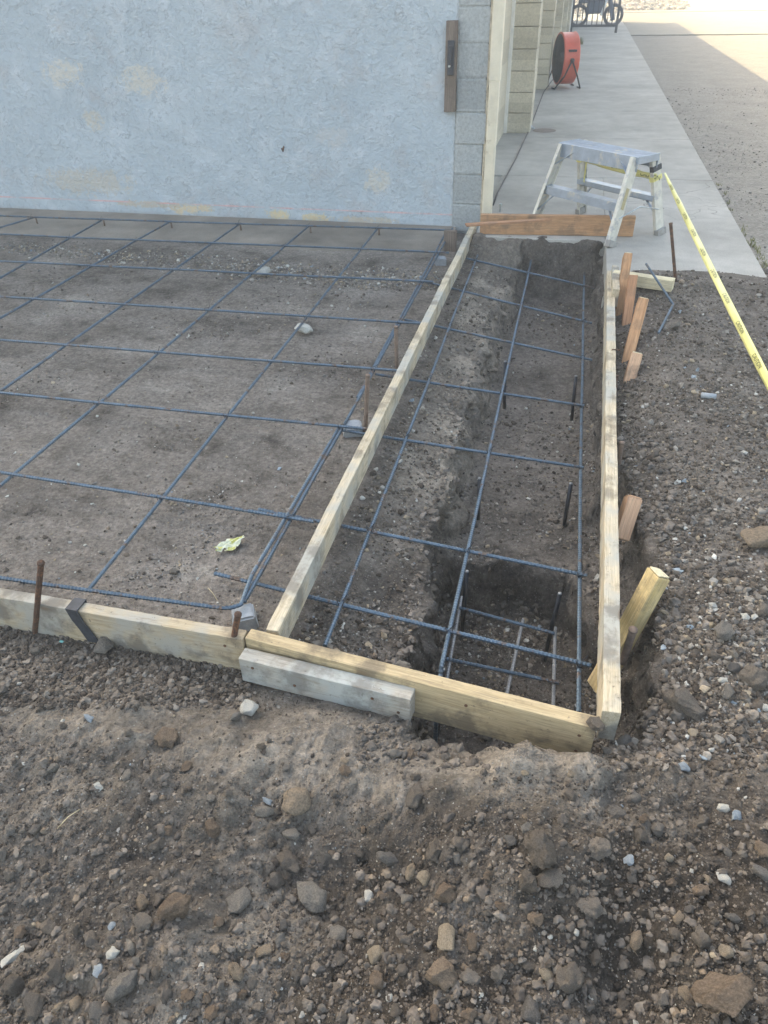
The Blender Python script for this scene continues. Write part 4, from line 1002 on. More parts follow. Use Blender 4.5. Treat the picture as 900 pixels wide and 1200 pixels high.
# ------------------------------------------------------------ fan
fb = at(660, 103, .1); fr_px = at(645, 82, Y=fb.y)
fan = empty('drum_fan', (fb.x, fb.y, .1), 'red drum fan with a dark grille on bent tube feet on the sidewalk', 'fan')
D = depth(fb); rad = .5*52/F*D/.88*.86; wdt = 17/F*D*1.05
fc = Vector((fb.x-.01, fb.y+.05, .1+rad+.05)); fa = Vector((-.96, -.30, 0)).normalized(); fs = Vector((0, 0, 1)).cross(fa).normalized(); fu = Vector((0, 0, 1))
V = []; Fc = []; n_ = 48
pr = [(-wdt/2, rad*.94), (-wdt/2, rad), (-wdt/2+.012, rad*1.025), (-wdt/2+.03, rad), (wdt/2-.03, rad), (wdt/2-.012, rad*1.025), (wdt/2, rad), (wdt/2, rad*.94), (0, rad*.95)]
for (x_, r_) in pr:
    for i in range(n_): th = 2*math.pi*i/n_; V.append(fc+fa*x_+fs*r_*math.cos(th)+fu*r_*math.sin(th))
for k_ in range(len(pr)):
    k2 = (k_+1) % len(pr)
    for i in range(n_): Fc.append((k_*n_+i, k_*n_+(i+1) % n_, k2*n_+(i+1) % n_, k2*n_+i))
link('drum', V, Fc, M_red, fan, True)
V = []; Fc = []
for x_ in (-wdt/2+.004, wdt/2-.004):
    for i in range(n_): th = 2*math.pi*i/n_; V.append(fc+fa*x_+(fs*math.cos(th)+fu*math.sin(th))*rad*.935)
for i in range(n_): Fc.append((i, n_+i, n_+(i+1) % n_, (i+1) % n_))
link('shade_liner', V, Fc, M_blk, fan, True)  # black sleeve added to darken the drum's inside
for sx_ in (-1, 1):
    gp = []
    for j in range(1, 17): 
        rr_ = rad*.93*j/16; gp.append(tube_geo([fc+fa*(sx_*(wdt/2+.002+.03*(1-(j/16)**2)))+fs*rr_*math.cos(2*math.pi*i/24)+fu*rr_*math.sin(2*math.pi*i/24) for i in range(25)], .003, 4, cap=False))
    for i in range(40):
        th = 2*math.pi*i/40; gp.append(tube_geo([fc+fa*(sx_*(wdt/2+.032)), fc+fa*(sx_*(wdt/2+.02))+(fs*math.cos(th)+fu*math.sin(th))*rad*.5, fc+fa*(sx_*(wdt/2))+(fs*math.cos(th)+fu*math.sin(th))*rad*.95], .003, 4))
    v_, f_ = join(gp); link('grille', v_, f_, M_blk, fan)
gp = []
for i in range(4):
    th = i*math.pi/2+.3; d1_ = fs*math.cos(th)+fu*math.sin(th); d2_ = fs*math.cos(th+.9)+fu*math.sin(th+.9)
    V4 = [fc+d1_*.06+fa*.03, fc+d1_*rad*.85+fa*.04, fc+d2_*rad*.85-fa*.04, fc+d2_*.06-fa*.03]
    gp.append((V4+[q+fa*.004 for q in V4], [(0, 1, 2, 3), (7, 6, 5, 4), (0, 4, 5, 1), (1, 5, 6, 2), (2, 6, 7, 3), (3, 7, 4, 0)]))
gp.append(tube_geo([fc-fa*.1, fc+fa*.1], .08, 16)); v_, f_ = join(gp); link('blades', v_, f_, M_blk, fan)
for s_ in (-1, 1):
    hb = fc+fs*s_*(rad+.02); 
    v_, f_ = tube_geo([hb, fc+fs*s_*(rad+.03)+fa*.10+Vector((0, 0, -rad*.6)), Vector((fc.x, fc.y, .115))+fs*s_*(rad*.75)+fa*.2, Vector((fc.x, fc.y, .115))+fs*s_*(rad*.3)+fa*.2], .012, 7); link('stand_tube', v_, f_, M_blk, fan, True)
    v_, f_ = tube_geo([hb, fc+fs*s_*(rad+.03)-fa*.10+Vector((0, 0, -rad*.6)), Vector((fc.x, fc.y, .115))+fs*s_*(rad*.75)-fa*.2, Vector((fc.x, fc.y, .115))+fs*s_*(rad*.3)-fa*.2], .012, 7); link('stand_tube', v_, f_, M_blk, fan, True)
hs = (fs if fs.y < 0 else -fs)
v_, f_ = obox_geo(fc+hs*(rad*.955)+fu*rad*.36, fa, fu, hs, wdt*.5, .03, .05); bevel_obj(link('handle', v_, f_, M_blk, fan), .005)
v_, f_ = tube_geo([fc+hs*(rad-.01), fc+hs*(rad+.035)], .03, 12); link('pivot_knob', v_, f_, M_blk, fan, True)
# power cord from the fan to the corner of the building
pts_ = [at(*q, z=.108) for q in ((641, 96), (637, 108), (622, 148), (605, 185), (590, 213), (583, 226), (578, 240))]
pts_[0] = Vector((fc.x-.05, fc.y, .3)); pts_[0].x = fc.x-.1
tag(tube('power_cord', pts_, .007, M_cord, n=6), 'black power cord running from the red fan to the building corner', 'cord')
q = at(620, 152, .1)
cl = empty('plug_connector', q, 'small metallic plug connector joined on the black cord', 'plug')
v_, f_ = tube_geo([q+Vector((-.03, .03, .03)), q+Vector((.03, -.02, .03))], .018, 8); link('plug', v_, f_, M_zinc, cl, True)
v_, f_ = tube_geo([q+Vector((.0, .0, .02)), q+Vector((.04, .03, .02)), q+Vector((.06, .02, .01))], .008, 6); link('clamp', v_, f_, M_zinc, cl, True)

# ------------------------------------------------------------ gate, motorcycle, rocks far away
gt = empty('metal_gate', (.15, 26.3, .1), 'dark metal picket gate across the far sidewalk', 'gate')
GY = 26.3; gx0, gx1 = at(669, 36, Y=GY).x, at(722, 34, Y=GY).x
zb0 = .16
for x_ in (gx0, gx1):
    v_, f_ = box_geo((x_-.035, GY-.035, .1), (x_+.035, GY+.035, 2.0)); link('post', v_, f_, M_blk, gt)
v_, f_ = box_geo((gx0, GY-.02, .25), (gx1, GY+.02, .31)); link('rail', v_, f_, M_blk, gt)
v_, f_ = box_geo((gx0, GY-.02, 1.75), (gx1, GY+.02, 1.81)); link('rail', v_, f_, M_blk, gt)
for i in range(1, 9):
    x_ = gx0+(gx1-gx0)*i/9; v_, f_ = box_geo((x_-.014, GY-.012, .31), (x_+.014, GY+.012, 1.75)); link('picket', v_, f_, M_blk, gt)
mc = empty('motorcycle', (.1, 29., .1), 'dark parked motorcycle behind the metal gate', 'motorcycle')
for x_ in (-.35, .75):
    c_ = Vector((x_, 29.3, .1+.31)); v_, f_ = tube_geo([c_+Vector((.27*math.cos(a__), 0, .27*math.sin(a__))) for a__ in np.linspace(0, 2*math.pi, 29)], .05, 8, cap=False); wl = link('wheel', v_, f_, M_blk, mc, True)
    gp = [tube_geo([c_, c_+Vector((.26*math.cos(a__), 0, .26*math.sin(a__)))], .008, 4) for a__ in np.linspace(0, 2*math.pi, 13)[:-1]]; v_, f_ = join(gp); link('spokes', v_, f_, M_zinc, wl)
v_, f_ = join([obox_geo((.15, 29.3, .62), (1, 0, .05), (0, 1, 0), (0, 0, 1), .55, .28, .34), obox_geo((.05, 29.3, .9), (1, 0, .1), (0, 1, 0), (0, 0, 1), .9, .3, .28)]); bevel_obj(link('body', v_, f_, M_jean, mc), .08, 3)
v_, f_ = obox_geo((.42, 29.25, .62), (.3, 0, 1), (0, 1, 0), (-1, 0, .3), .45, .3, .08); bevel_obj(link('fairing', v_, f_, M_cap, mc), .03, 3)
v_, f_ = obox_geo((.62, 29.3, .72), (-.3, 0, 1), (0, 1, 0), (1, 0, .3), .95, .16, .14); bevel_obj(link('fork', v_, f_, M_jean, mc), .03, 2)
# distant screen behind the gate
v_, f_ = box_geo((-12, 33, .08), (-.55, 33.15, 1.9)); 

# ------------------------------------------------------------ rocks
def place(mesh, name, q, s, rot=None, sink=.25, grp=None, label=None, cat='rock'):
    o = bpy.data.objects.new(name, mesh); C.objects.link(o)
    o.location = (q[0], q[1], q[2]+s*.55*(1-2*sink)); o.scale = (s, s, s)
    o.rotation_euler = rot if rot is not None else (random.uniform(-.3, .3), random.uniform(-.3, .3), random.uniform(0, 6.28))
    if label: o['label'] = label
    o['category'] = cat
    if grp: o['group'] = grp
    return o
CL = [rock_mesh('earth_clod', 'clod', i, M_clod) for i in range(14)]
CB = [rock_mesh('brown_clod', 'clod', 30+i, M_clodbrown) for i in range(4)]
ST = [rock_mesh('grey_stone', 'stone', 50+i, M_stone) for i in range(8)]
TN = [rock_mesh('tan_stone', 'round', 70+i, M_tan) for i in range(5)]
PL = [rock_mesh('pale_stone', 'stone', 90+i, M_pale) for i in range(6)]
BL_ = [rock_mesh('blue_stone', 'stone', 110+i, M_blue) for i in range(3)]
kinds = {'c': (CL, 'earth_clod', 'clod'), 'b': (CB, 'brown_clod', 'clod'), 's': (ST, 'grey_stone', 'stone'), 't': (TN, 'tan_stone', 'stone'), 'p': (PL, 'pale_stone', 'stone'), 'u': (BL_, 'blue_stone', 'stone')}
named = [
 (850, 1172, 84, 'b', 'largest brown clod, broad and flat, in the bottom right corner of the spoil'),
 (635, 1005, 50, 'c', 'broad smooth grey clod in the middle of the spoil below the yellow board'),
 (617, 1037, 28, 'c', 'round dark clod just below the broad smooth grey clod'),
 (642, 1033, 30, 'c', 'upright clod touching the broad smooth grey clod from below'),
 (692, 1066, 27, 'c', 'dark rounded clod lying alone to the lower right of the broad grey clod'),
 (702, 995, 30, 'c', 'grey brown clod right of the broad smooth grey clod'),
 (722, 958, 26, 's', 'long light grey stone lying on the spoil under the right board end'),
 (522, 1103, 30, 't', 'light tan stone with square sides in the lower middle of the spoil'),
 (554, 1106, 18, 'b', 'small orange brown clod right of the squarish tan stone'),
 (520, 1050, 29, 'b', 'warm brown clod above the squarish tan stone'),
 (515, 1145, 42, 'b', 'wide reddish brown clod near the bottom middle of the spoil'),
 (480, 1024, 19, 't', 'left one of a pair of round tan stones above the warm brown clod'),
 (497, 1031, 19, 't', 'right one of a pair of round tan stones above the warm brown clod'),
 (802, 1166, 19, 't', 'smooth pinkish oval stone left of the largest brown clod'),
 (620, 1187, 32, 's', 'light grey lump at the very bottom edge right of centre'),
 (670, 1153, 32, 'c', 'round clod above and right of the light grey lump at the bottom edge'),
 (820, 1105, 28, 'c', 'upright angular clod above the largest brown clod'),
 (350, 943, 42, 't', 'biggest smooth brown grey rock below the grey cleat board'),
 (310, 953, 20, 's', 'brown grey stone just left of the biggest smooth rock'),
 (206, 1066, 38, 'b', 'two lobed tan brown clod left of centre in the spoil'),
 (282, 1060, 32, 's', 'grey triangular stone right of the two lobed clod'),
 (367, 1055, 36, 's', 'angular brown grey rock right of the triangular stone'),
 (338, 1014, 26, 'c', 'brown clod under the biggest smooth rock'),
 (325, 1036, 24, 'c', 'dark clod left of the angular brown grey rock'),
 (168, 1060, 21, 't', 'orange brown pebble left of the two lobed clod'),
 (17, 1124, 26, 'p', 'pale curved stone at the left edge of the spoil'),
 (145, 1161, 34, 's', 'grey clod with a white chip, near the bottom left'),
 (116, 1138, 14, 'u', 'blue grey pebble above the clod with the white chip'),
 (276, 1142, 23, 't', 'flat cream tan stone near the bottom left of centre'),
 (42, 1178, 28, 'c', 'furrowed dark clod in the bottom left corner'),
 (18, 1156, 30, 'c', 'wide furrowed clod between the pale curved stone and the bottom corner'),
 (66, 1140, 22, 'c', 'furrowed clod right of the pale curved stone'),
 (314, 941, 12, 'u', 'small bright blue pebble left of the biggest smooth rock'),
 (149, 911, 14, 's', 'flat light grey pebble in the upper left of the spoil'),
 (65, 902, 15, 's', 'flat grey green stone near the left edge of the spoil'),
 (195, 870, 26, 'b', 'half buried brown clod near the upper edge of the spoil'),
 (115, 924, 12, 'p', 'white pebble left of the flat light grey pebble'),
 (310, 1117, 18, 't', 'tan pebble between the triangular stone and the cream tan stone'),
 (442, 1152, 24, 'b', 'brown clod left of the wide reddish brown clod'),
 (432, 1052, 14, 'p', 'pale upright pebble left of the warm brown clod'),
 (132, 1086, 10, 'u', 'blue white pebble left of the two lobed clod'),
 (133, 1118, 14, 'p', 'pale pebble with a rounded top near the blue grey pebble'),
 (155, 1112, 18, 's', 'slate grey chip right of the pale rounded pebble'),
 (737, 1011, 17, 'u', 'pale blue stone pair chip in the right half of the spoil'),
 (847, 949, 14, 'p', 'white blue chip in the upper right of the spoil'),
 (862, 958, 16, 'u', 'light blue triangular chip beside the white blue chip'),
 (847, 1031, 16, 'p', 'cream chip below the light blue chips at the right'),
 (800, 901, 14, 'u', 'pale blue chip right below the trench corner'),
 (887, 638, 42, 't', 'big tan rock at the right edge beyond the yellow stake'),
 (851, 815, 20, 's', 'stone with a pale rim right of the trench corner'),
 (847, 799, 10, 'p', 'white pebble touching the stone with the pale rim'),
 (846, 744, 26, 's', 'flat pale grey slab stone right of the yellow stake'),
 (800, 828, 42, 'c', 'cracked mud lump outside the trench corner'),
 (882, 803, 30, 'c', 'flat cracked mud lump right of the pale rimmed stone'),
 (790, 386, 13, 's', 'round grey stone beside the bent rebar offcut'),
 (892, 718, 20, 'c', 'dark round stone at the right edge level with the yellow stake'),
 (690, 868, 34, 'c', 'crumbly dark clod resting against the corner of the yellow and knotty boards'),
 (487, 937, 24, 'c', 'square brown clod in a row below the trench edge'),
 (357, 391, 22, 'p', 'white chunk beside a bar on the dirt pad'),
 (310, 324, 20, 'p', 'white chunk under the bar nearer the stucco wall'),
 (122, 761, 28, 's', 'flat brown stone in front of the grey front form board'),
 (199, 766, 15, 's', 'squarish grey stone leaning at the front form board'),
 (105, 850-6, 12, 'u', 'small pale blue stone in the left spoil'),
 (293, 833, 24, 'p', 'pale greenish stone half buried in front of the cleat board'),
 (277, 842, 14, 's', 'angular stone left of the pale greenish stone'),
 (205, 672+0, 12, 's', 'small grey stone on the pad near the front board'),
 (570, 866-2, 18, 's', 'upright stone on the rim of soil in front of the yellow board'),
 (510, 1000, 22, 'c', 'brown clod above the pair of round tan stones'),
 (580, 660+0, 10, 's', 'grey pebble on the trench floor at the pit edge'),
]
npos = []
for (px, py, d_, kd, lab) in named:
    q = gz(px, py); s = d_/F*depth(q)*.60
    ms, nm, cat = kinds[kd]; mesh = ms[int(px*7+py) % len(ms)]
    o = place(mesh, nm, q, s, label=lab, cat=cat, sink=.08 if kd != 'c' else .12); npos.append((q.x, q.y, s))
    if px == 850: o.scale = (s, s*.72, s*.5); o.rotation_euler = (.1, -.15, .5)
    if px == 17: o.scale = (s*1.1, s*.5, s*.4); o.rotation_euler = (0, 0, 1.1)
    if px == 690: o.location = at(699, 848, .137); o.scale = (s*.5, s*.4, s*.28)
# remaining large clods and stones
M_n = 300-60
cnt = 0; tries = 0
gl = {'c': 'loose dark earth clod on the spoil and soil round the trench', 'b': 'loose brown earth clod on the spoil in the foreground', 's': 'loose grey stone among the gravel and spoil', 't': 'loose tan stone among the gravel and spoil', 'p': 'loose white or pale stone chip on the soil'}
gg = {'c': 'dark earth clods', 'b': 'brown earth clods', 's': 'grey stones', 't': 'tan stones', 'p': 'pale stone chips'}
while cnt < 232 and tries < 20000:
    tries += 1
    px = random.uniform(-10, 910); py = random.uniform(745, 1215) if random.random() < .85 else random.uniform(400, 760)
    if py < 760 and px < 740: continue
    if py < 870 and 250 < px < 770: continue
    dens = .35+.9*max(0, (py-950)/250)
    if px < 230: dens *= .55+.9*(py > 1080)
    if 60 < px < 300 and py < 1080: dens *= .4
    if random.random() > dens: continue
    q = gz(px, py)
    d_ = random.choice([11, 12, 13, 14, 15, 16, 18, 20, 24])*(.75+.5*(py-700)/500 if py > 700 else .75)
    s = d_/F*depth(q)*.5
    if any((q.x-a_)**2+(q.y-b_)**2 < (s+c_)**2*.8 for a_, b_, c_ in npos): continue
    kd = random.choices('cbstp', [.62, .13, .12, .07, .06])[0] if py > 870 else random.choices('cbstp', [.25, .05, .45, .15, .1])[0]
    if kd == 'p': s *= .6
    ms, nm, cat = kinds[kd]; place(random.choice(ms), nm, q, s, grp=gg[kd], label=gl[kd], cat=cat, sink=random.uniform(.08, .3)); npos.append((q.x, q.y, s)); cnt += 1

# loose gravel: one object of many small stones and crumbs
temps = []
for i in range(16):
    bm = hull_geo(random.choice([9, 11, 13, 15]), (random.uniform(.9, 1.2), random.uniform(.7, 1), random.uniform(.45, .8)), 300+i)
    bmesh.ops.triangulate(bm, faces=bm.faces[:]); bm.verts.index_update()
    temps.append((np.array([v.co[:] for v in bm.verts]), np.array([[v.index for v in f.verts] for f in bm.faces]))); bm.free()
lump = []
for i in range(10):
    bm = bmesh.new(); bmesh.ops.create_icosphere(bm, subdivisions=2, radius=1)
    for v_ in bm.verts:
        q = v_.co.copy(); h_ = mnoise.noise(q*1.9+Vector((i*9, 0, 0)))*.5-abs(mnoise.noise(q*4.5+Vector((i*9, 3, 0))))*.5; v_.co = q*(1+h_); v_.co.z *= .8
    bm.verts.index_update(); lump.append((np.array([v.co[:] for v in bm.verts]), np.array([[v.index for v in f.verts] for f in bm.faces]))); bm.free()
lump3 = []
for i in range(12):
    q_ = random.Random(900+i); bm = bmesh.new(); bmesh.ops.create_icosphere(bm, subdivisions=3, radius=1)
    cu_ = [(Vector((q_.gauss(0, 1), q_.gauss(0, 1), q_.gauss(0, 1))).normalized(), q_.uniform(.5, .85)) for _ in range(9)]
    for v_ in bm.verts:
        q = v_.co.copy()
        for n__, d__ in cu_:
            e_ = q.dot(n__)-d__
            if e_ > 0: q -= n__*e_*.9
        o__ = Vector((i*9, 0, 0)); h_ = mnoise.noise(q*1.9+o__)*.4-abs(mnoise.noise(q*3.4+o__))*.4+mnoise.noise(q*8+o__)*.14; v_.co = q*(1+h_); v_.co.z *= .75
    bm.verts.index_update(); lump3.append((np.array([v.co[:] for v in bm.verts]), np.array([[v.index for v in f.verts] for f in bm.faces]))); bm.free()
def scatter(n, xr_, yr_, smin, smax, power, palette, tset, keep=None, seed=0, zlift=.25):
    r_ = np.random.default_rng(seed)
    px = r_.uniform(xr_[0], xr_[1], n); py = r_.uniform(yr_[0], yr_[1], n)
    # pixel-uniform over the ground plane, then dropped onto the terrain
    rr = np.stack([px-450, py-600, np.full(n, F)], 1); W = np.stack([rr@dx, rr@dy, -(rr@dz)], 1)
    z = np.zeros(n)
    for _ in range(4):
        k_ = (z-H)/W[:, 2]; X_ = W[:, 0]*k_; Yv = W[:, 1]*k_; z = zlook(X_, Yv)
    k_ = (z-H)/W[:, 2]; X_ = W[:, 0]*k_; Yv = W[:, 1]*k_
    X_ = X_ + r_.normal(0, .004, n); Yv = Yv + r_.normal(0, .004, n); z = zlook(X_, Yv)
    m_ = (Yv < 5.0) & (Yv > .2)
    if keep is not None: m_ &= keep(X_, Yv, z, r_)
    X_, Yv, z = X_[m_], Yv[m_], z[m_]; n = len(X_)
    s = smin*(1-r_.uniform(0, 1, n)*(1-(smin/smax)**power))**(-1/power)
    Vs, Fs, Cs = [], [], []; base = 0
    pal = np.array([c[:3] for c in palette]); pw = np.array([c[3] for c in palette]); pw = pw/pw.sum()
    ci = r_.choice(len(pal), n, p=pw); br = r_.uniform(.75, 1.2, n)
    ti = r_.integers(0, len(tset), n)
    for t_i, (tv, tf) in enumerate(tset):
        sel = np.where(ti == t_i)[0]
        if len(sel) == 0: continue
        k = len(sel); a1, a2, a3 = r_.uniform(0, 2*np.pi, k), r_.normal(0, .35, k), r_.normal(0, .35, k)
        c1, s1 = np.cos(a1), np.sin(a1); c2_, s2 = np.cos(a2), np.sin(a2); c3, s3 = np.cos(a3), np.sin(a3)
        Rz = np.zeros((k, 3, 3)); Rz[:, 0, 0] = c1; Rz[:, 0, 1] = -s1; Rz[:, 1, 0] = s1; Rz[:, 1, 1] = c1; Rz[:, 2, 2] = 1
        Rx = np.zeros((k, 3, 3)); Rx[:, 0, 0] = 1; Rx[:, 1, 1] = c2_; Rx[:, 1, 2] = -s2; Rx[:, 2, 1] = s2; Rx[:, 2, 2] = c2_
        Ry = np.zeros((k, 3, 3)); Ry[:, 1, 1] = 1; Ry[:, 0, 0] = c3; Ry[:, 0, 2] = s3; Ry[:, 2, 0] = -s3; Ry[:, 2, 2] = c3
        Rm = Rz@Rx@Ry
        stt = r_.uniform(.75, 1.3, (k, 1, 3))
        vv = np.einsum('kij,kvj->kvi', Rm, tv[None]*stt)*s[sel][:, None, None]
        vv[:, :, 0] += X_[sel][:, None]; vv[:, :, 1] += Yv[sel][:, None]; vv[:, :, 2] += (z[sel]+s[sel]*zlift)[:, None]
        nv = tv.shape[0]
        Vs.append(vv.reshape(-1, 3)); Fs.append((tf[None]+(np.arange(k)*nv)[:, None, None]).reshape(-1, 3)+base); base += k*nv
        cc = pal[ci[sel]]*br[sel][:, None]; Cs.append(np.repeat(cc, nv, 0))
    return np.concatenate(Vs), np.concatenate(Fs), np.concatenate(Cs)
earth = [(.095, .079, .064, 4), (.14, .118, .097, 4), (.068, .056, .046, 4), (.185, .158, .13, 2.4)]
stone = [(.2, .18, .155, 5), (.27, .25, .22, 3), (.3, .25, .18, 2), (.15, .14, .13, 3), (.46, .45, .41, 1.2), (.25, .3, .34, .2), (.24, .19, .14, .6)]
def ledge(X_, Yv): return sst(.86, .93, Yv+.06*fbm(X_, Yv, 4, 3, 120))*(1-sst(1.08, 1.14, Yv))*(1-sst(-.1, .1, X_)*.6)*(1-sst(.35, .5, X_))
def patchy(f, th, s_=50):
    def k(X_, Yv, z, r_): return (fbm(X_, Yv, f, 3, s_)+r_.uniform(-.5, .5, len(X_)) > th) & (r_.uniform(0, 1, len(X_)) > .82*ledge(X_, Yv))
    return k
def notpad(X_, Yv, z, r_): return ((X_ > .27)) & (fbm(X_, Yv, 3, 3, 55)+r_.uniform(-.6, .6, len(X_)) > -.35)
def padk(X_, Yv, z, r_):
    strip = np.exp(-((Yv-(4.72+.12*np.sin(X_*1.3)))/.16)**2)*1.6*(fbm(X_, Yv, 2, 3, 57)+.65)
    return (X_ < -.6) & (Yv > 1.3) & (r_.uniform(0, 1, len(X_)) < .10+.6*np.clip(fbm(X_, Yv, 2.5, 3, 56)*3, 0, 1)**2+strip)
def trenchk(X_, Yv, z, r_): return (X_ > -.62) & (X_ < .3) & (Yv > 1.2) & (fbm(X_, Yv, 4, 3, 58)+r_.uniform(-.5, .5, len(X_)) > .0)
def bankk(X_, Yv, z, r_): return (X_ > -.6) & (X_ < -.3) & (Yv > 2.4) & (Yv < 4.9) & (fbm(X_, Yv, 4, 3, 59)+r_.uniform(-.4, .4, len(X_)) > .05)
S = []
fgk = patchy(3.2, -.05, 51)
S.append(scatter(14000, (-30, 930), (800, 1230), .0022, .009, 2.3, earth, lump, patchy(3.2, -.1, 51), 1, .25))
S.append(scatter(30000, (-30, 930), (790, 1230), .0013, .006, 2.0, earth, temps, patchy(4., -.2, 61), 21, .3))
def lowk(X_, Yv, z, r_): return (fbm(X_, Yv, 3.0, 3, 63)+r_.uniform(-.25, .25, len(X_))+.55*(Yv < .78) > .22)
S.append(scatter(1500, (-30, 930), (860, 1230), .0055, .015, 2.0, [(.15, .13, .11, 3), (.18, .157, .133, 2), (.12, .103, .088, 3), (.19, .15, .11, .6)], lump3, lowk, 23, .2))
S.append(scatter(700, (690, 800), (520, 900), .006, .022, 2.0, [(.165, .145, .123, 3), (.2, .175, .15, 2), (.13, .113, .097, 2)], lump3, lambda X_, Yv, z, r_: (X_ > .3) & (X_ < .62) & (z > -.05), 24, .3))
S.append(scatter(700, (420, 760), (820, 900), .005, .018, 2.0, [(.165, .145, .123, 3), (.2, .175, .15, 2), (.13, .113, .097, 2)], lump3, lambda X_, Yv, z, r_: (Yv < 1.16) & (z > -.03), 25, .3))
S.append(scatter(2600, (380, 620), (300, 870), .006, .024, 2.0, [(.2, .175, .15, 3), (.15, .13, .11, 3), (.24, .21, .18, 1)], lump3, lambda X_, Yv, z, r_: (np.abs(X_-xl(Yv)-.01) < .07) & (Yv > 1.25), 26, .2))
S.append(scatter(420, (380, 620), (300, 870), .014, .034, 2.2, [(.22, .19, .158, 3), (.17, .148, .124, 3), (.26, .23, .19, 1)], lump3, lambda X_, Yv, z, r_: (np.abs(X_-xl(Yv)-.015) < .05) & (Yv > 1.25), 27, -.1))
S.append(scatter(160, (480, 700), (640, 700), .010, .024, 2.2, [(.19, .165, .14, 3), (.15, .13, .11, 3)], lump3, lambda X_, Yv, z, r_: (np.abs(Yv-2.2) < .09) & (X_ > -.3), 28, 0.))
S.append(scatter(6500, (-30, 930), (780, 1230), .0015, .0075, 2.2, stone, temps, patchy(4.5, .0, 52), 2, .35))
S.append(scatter(3500, (-30, 290), (735, 830), .003, .012, 2., earth+[(.2, .18, .155, 3)], lump, lambda X_, Yv, z, r_: Yv < 1.275, 3, .35))
S.append(scatter(8500, (690, 930), (300, 900), .0034, .017, 2.1, stone, temps, notpad, 4, .35))
S.append(scatter(16000, (690, 930), (320, 900), .0028, .013, 2.1, earth, lump, notpad, 5, .25))
S.append(scatter(22000, (-30, 560), (270, 740), .0028, .012, 2.2, stone, temps, padk, 6, .3))
def stripk(X_, Yv, z, r_): return (X_ < -.6) & (np.exp(-((Yv-(4.62+.12*np.sin(X_*1.3)))/.17)**2)*(fbm(X_, Yv, 2, 3, 57)+.75) > r_.uniform(0.1, 1, len(X_)))
S.append(scatter(16000, (-30, 530), (285, 340), .005, .019, 2.2, stone, temps, stripk, 16, .35))
S.append(scatter(9000, (-30, 560), (270, 740), .003, .012, 2.2, earth, temps, padk, 17, .3))
S.append(scatter(20000, (330, 720), (280, 870), .0036, .016, 2.0, stone+earth, temps, trenchk, 7, .3))
S.append(scatter(7000, (440, 620), (300, 640), .004, .013, 2., [(.25, .225, .19, 3), (.2, .17, .14, 3), (.32, .29, .24, 1)], temps, bankk, 8, .35))
S.append(scatter(4000, (330, 720), (280, 870), .003, .014, 2.2, earth, lump, trenchk, 9, .3))
VV, FF, CC = [], [], []; base = 0; SM = []
for a_, b_, c_ in S: SM.append(np.full(len(b_), len(a_)/max(1, len(b_)) < .515)); VV.append(a_); FF.append(b_+base); CC.append(c_); base += len(a_)
SM = np.concatenate(SM)
VV, FF, CC = np.concatenate(VV), np.concatenate(FF), np.concatenate(CC)
me = fast_mesh('loose_gravel', VV, FF, 3, SM); me.materials.append(M_gravel)
at_ = me.color_attributes.new('tint', 'FLOAT_COLOR', 'POINT'); at_.data.foreach_set('color', np.concatenate([CC, np.ones((len(CC), 1))], 1).astype(np.float32).ravel())
o = bpy.data.objects.new('loose_gravel', me); C.objects.link(o); tag(o, 'small loose gravel and earth crumbs strewn over the soil', 'gravel', kind='stuff')
print('gravel tris', len(FF))

# gravel on the yard, weeds along the sidewalk edge, far rock bed
r_ = np.random.default_rng(77)
def simple_scatter(name, n, fx_, fy_, zf_, smin, smax, palette, label, cat, mname=None):
    X_ = fx_(n); Yv = fy_(n); z = zf_(X_, Yv); s = smin*(1-r_.uniform(0, 1, n)*(1-(smin/smax)**2))**(-.5)
    Vs, Fs, Cs = [], [], []; base = 0; pal = np.array([c[:3] for c in palette])
    for i in range(n):
        tv, tf = temps[i % len(temps)]; a_ = r_.uniform(0, 6.28); ca, sa = math.cos(a_), math.sin(a_)
        q = tv*s[i]; q = np.stack([q[:, 0]*ca-q[:, 1]*sa, q[:, 0]*sa+q[:, 1]*ca, q[:, 2]], 1)+np.array([X_[i], Yv[i], z[i]+s[i]*.2])
        Vs.append(q); Fs.append(tf+base); base += len(tv); Cs.append(np.repeat(pal[[r_.integers(len(pal))]]*r_.uniform(.8, 1.2), len(tv), 0))
    me = fast_mesh(name, np.concatenate(Vs), np.concatenate(Fs), 3, False); me.materials.append(M_gravel)
    Cc = np.concatenate(Cs); a2 = me.color_attributes.new('tint', 'FLOAT_COLOR', 'POINT'); a2.data.foreach_set('color', np.concatenate([Cc, np.ones((len(Cc), 1))], 1).astype(np.float32).ravel())
    o = bpy.data.objects.new(name, me); C.objects.link(o); tag(o, label, cat, kind='stuff'); return o
simple_scatter('yard_pebbles', 7000, lambda n: r_.uniform(1.22, 3.4, n), lambda n: 4.9+r_.uniform(0, 1, n)**1.6*9, lambda a_, b_: np.full_like(a_, .055), .004, .016, [(.3, .28, .25), (.2, .18, .16), (.42, .4, .36), (.16, .15, .14)], 'pebbles strewn over the gravel drive', 'pebbles')
simple_scatter('rock_bed', 1600, lambda n: r_.uniform(-3, 4.4, n), lambda n: r_.uniform(41.5, 50, n), lambda a_, b_: np.full_like(a_, .1)+.25*np.sin(np.clip((b_-41.5)/8.5, 0, 1)*3.14), .07, .2, [(.5, .44, .36), (.38, .3, .24), (.28, .26, .25), (.55, .5, .4)], 'bed of sunlit landscaping rocks across the driveway', 'rocks')
gp = []
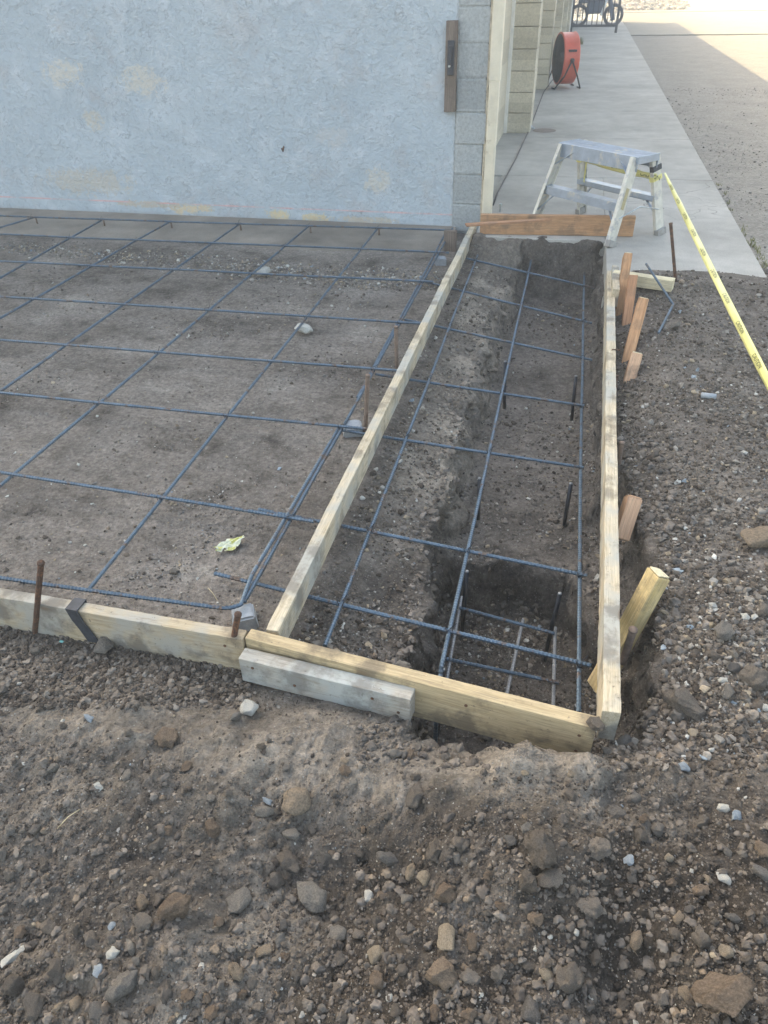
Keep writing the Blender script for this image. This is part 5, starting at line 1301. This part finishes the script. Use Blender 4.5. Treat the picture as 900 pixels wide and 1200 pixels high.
def blades(cx, cy, cz, n, h_, spread, seed):
    q_ = random.Random(seed)
    for i in range(n):
        a_ = q_.uniform(0, 6.28); d_ = q_.uniform(0, spread); x_, y_ = cx+math.cos(a_)*d_*.4, cy+math.sin(a_)*d_; hh = h_*q_.uniform(.5, 1.2); l_ = q_.uniform(.2, .9)*hh; b_ = q_.uniform(0, 6.28)
        w_ = .003; dxw, dyw = math.cos(b_+1.57)*w_, math.sin(b_+1.57)*w_
        gp.append(([(x_-dxw, y_-dyw, cz), (x_+dxw, y_+dyw, cz), (x_+math.cos(b_)*l_*.4+dxw*.7, y_+math.sin(b_)*l_*.4+dyw*.7, cz+hh*.6), (x_+math.cos(b_)*l_, y_+math.sin(b_)*l_, cz+hh), (x_+math.cos(b_)*l_*.4-dxw*.7, y_+math.sin(b_)*l_*.4-dyw*.7, cz+hh*.6)], [(0, 1, 2, 4), (4, 2, 3)]))
for i in range(22):
    yy = 4.85+abs(random.gauss(0, .9))*1.0 if i < 32 else random.uniform(6.3, 8.6)
    blades(1.225+random.uniform(0, .05), yy, .05, 14, .026, .06, i)
v_, f_ = join(gp); o = link('edge_weeds', v_, f_, M_weed); tag(o, 'low yellow green weeds along the right edge of the sidewalk', 'weeds', kind='stuff')
gp.clear(); q = at(679, 52, .1); blades(q.x, q.y, .1, 160, .16, .22, 5)
v_, f_ = join(gp); o = link('weed_tuft', v_, f_, M_weed, origin=(q.x, q.y, .1)); tag(o, 'small green weed tuft growing from the walk behind the red fan', 'weed')

m = bpy.data.materials.new('glare_haze'); m.use_nodes = True; t = m.node_tree; t.nodes.clear()  # added volume that lifts distant tones in place of lens bloom
ou = t.nodes.new('ShaderNodeOutputMaterial'); pv = t.nodes.new('ShaderNodeVolumePrincipled'); pv.inputs['Density'].default_value = .013; pv.inputs['Color'].default_value = (.9, .93, .95, 1); pv.inputs['Anisotropy'].default_value = .2
t.links.new(pv.outputs[0], ou.inputs['Volume'])
v_, f_ = box_geo((-61, -61, -2), (91, 601, 9)); o = link('glare_haze', v_, f_, m); tag(o, 'added volume standing in for lens bloom', 'glare_haze', kind='stuff')
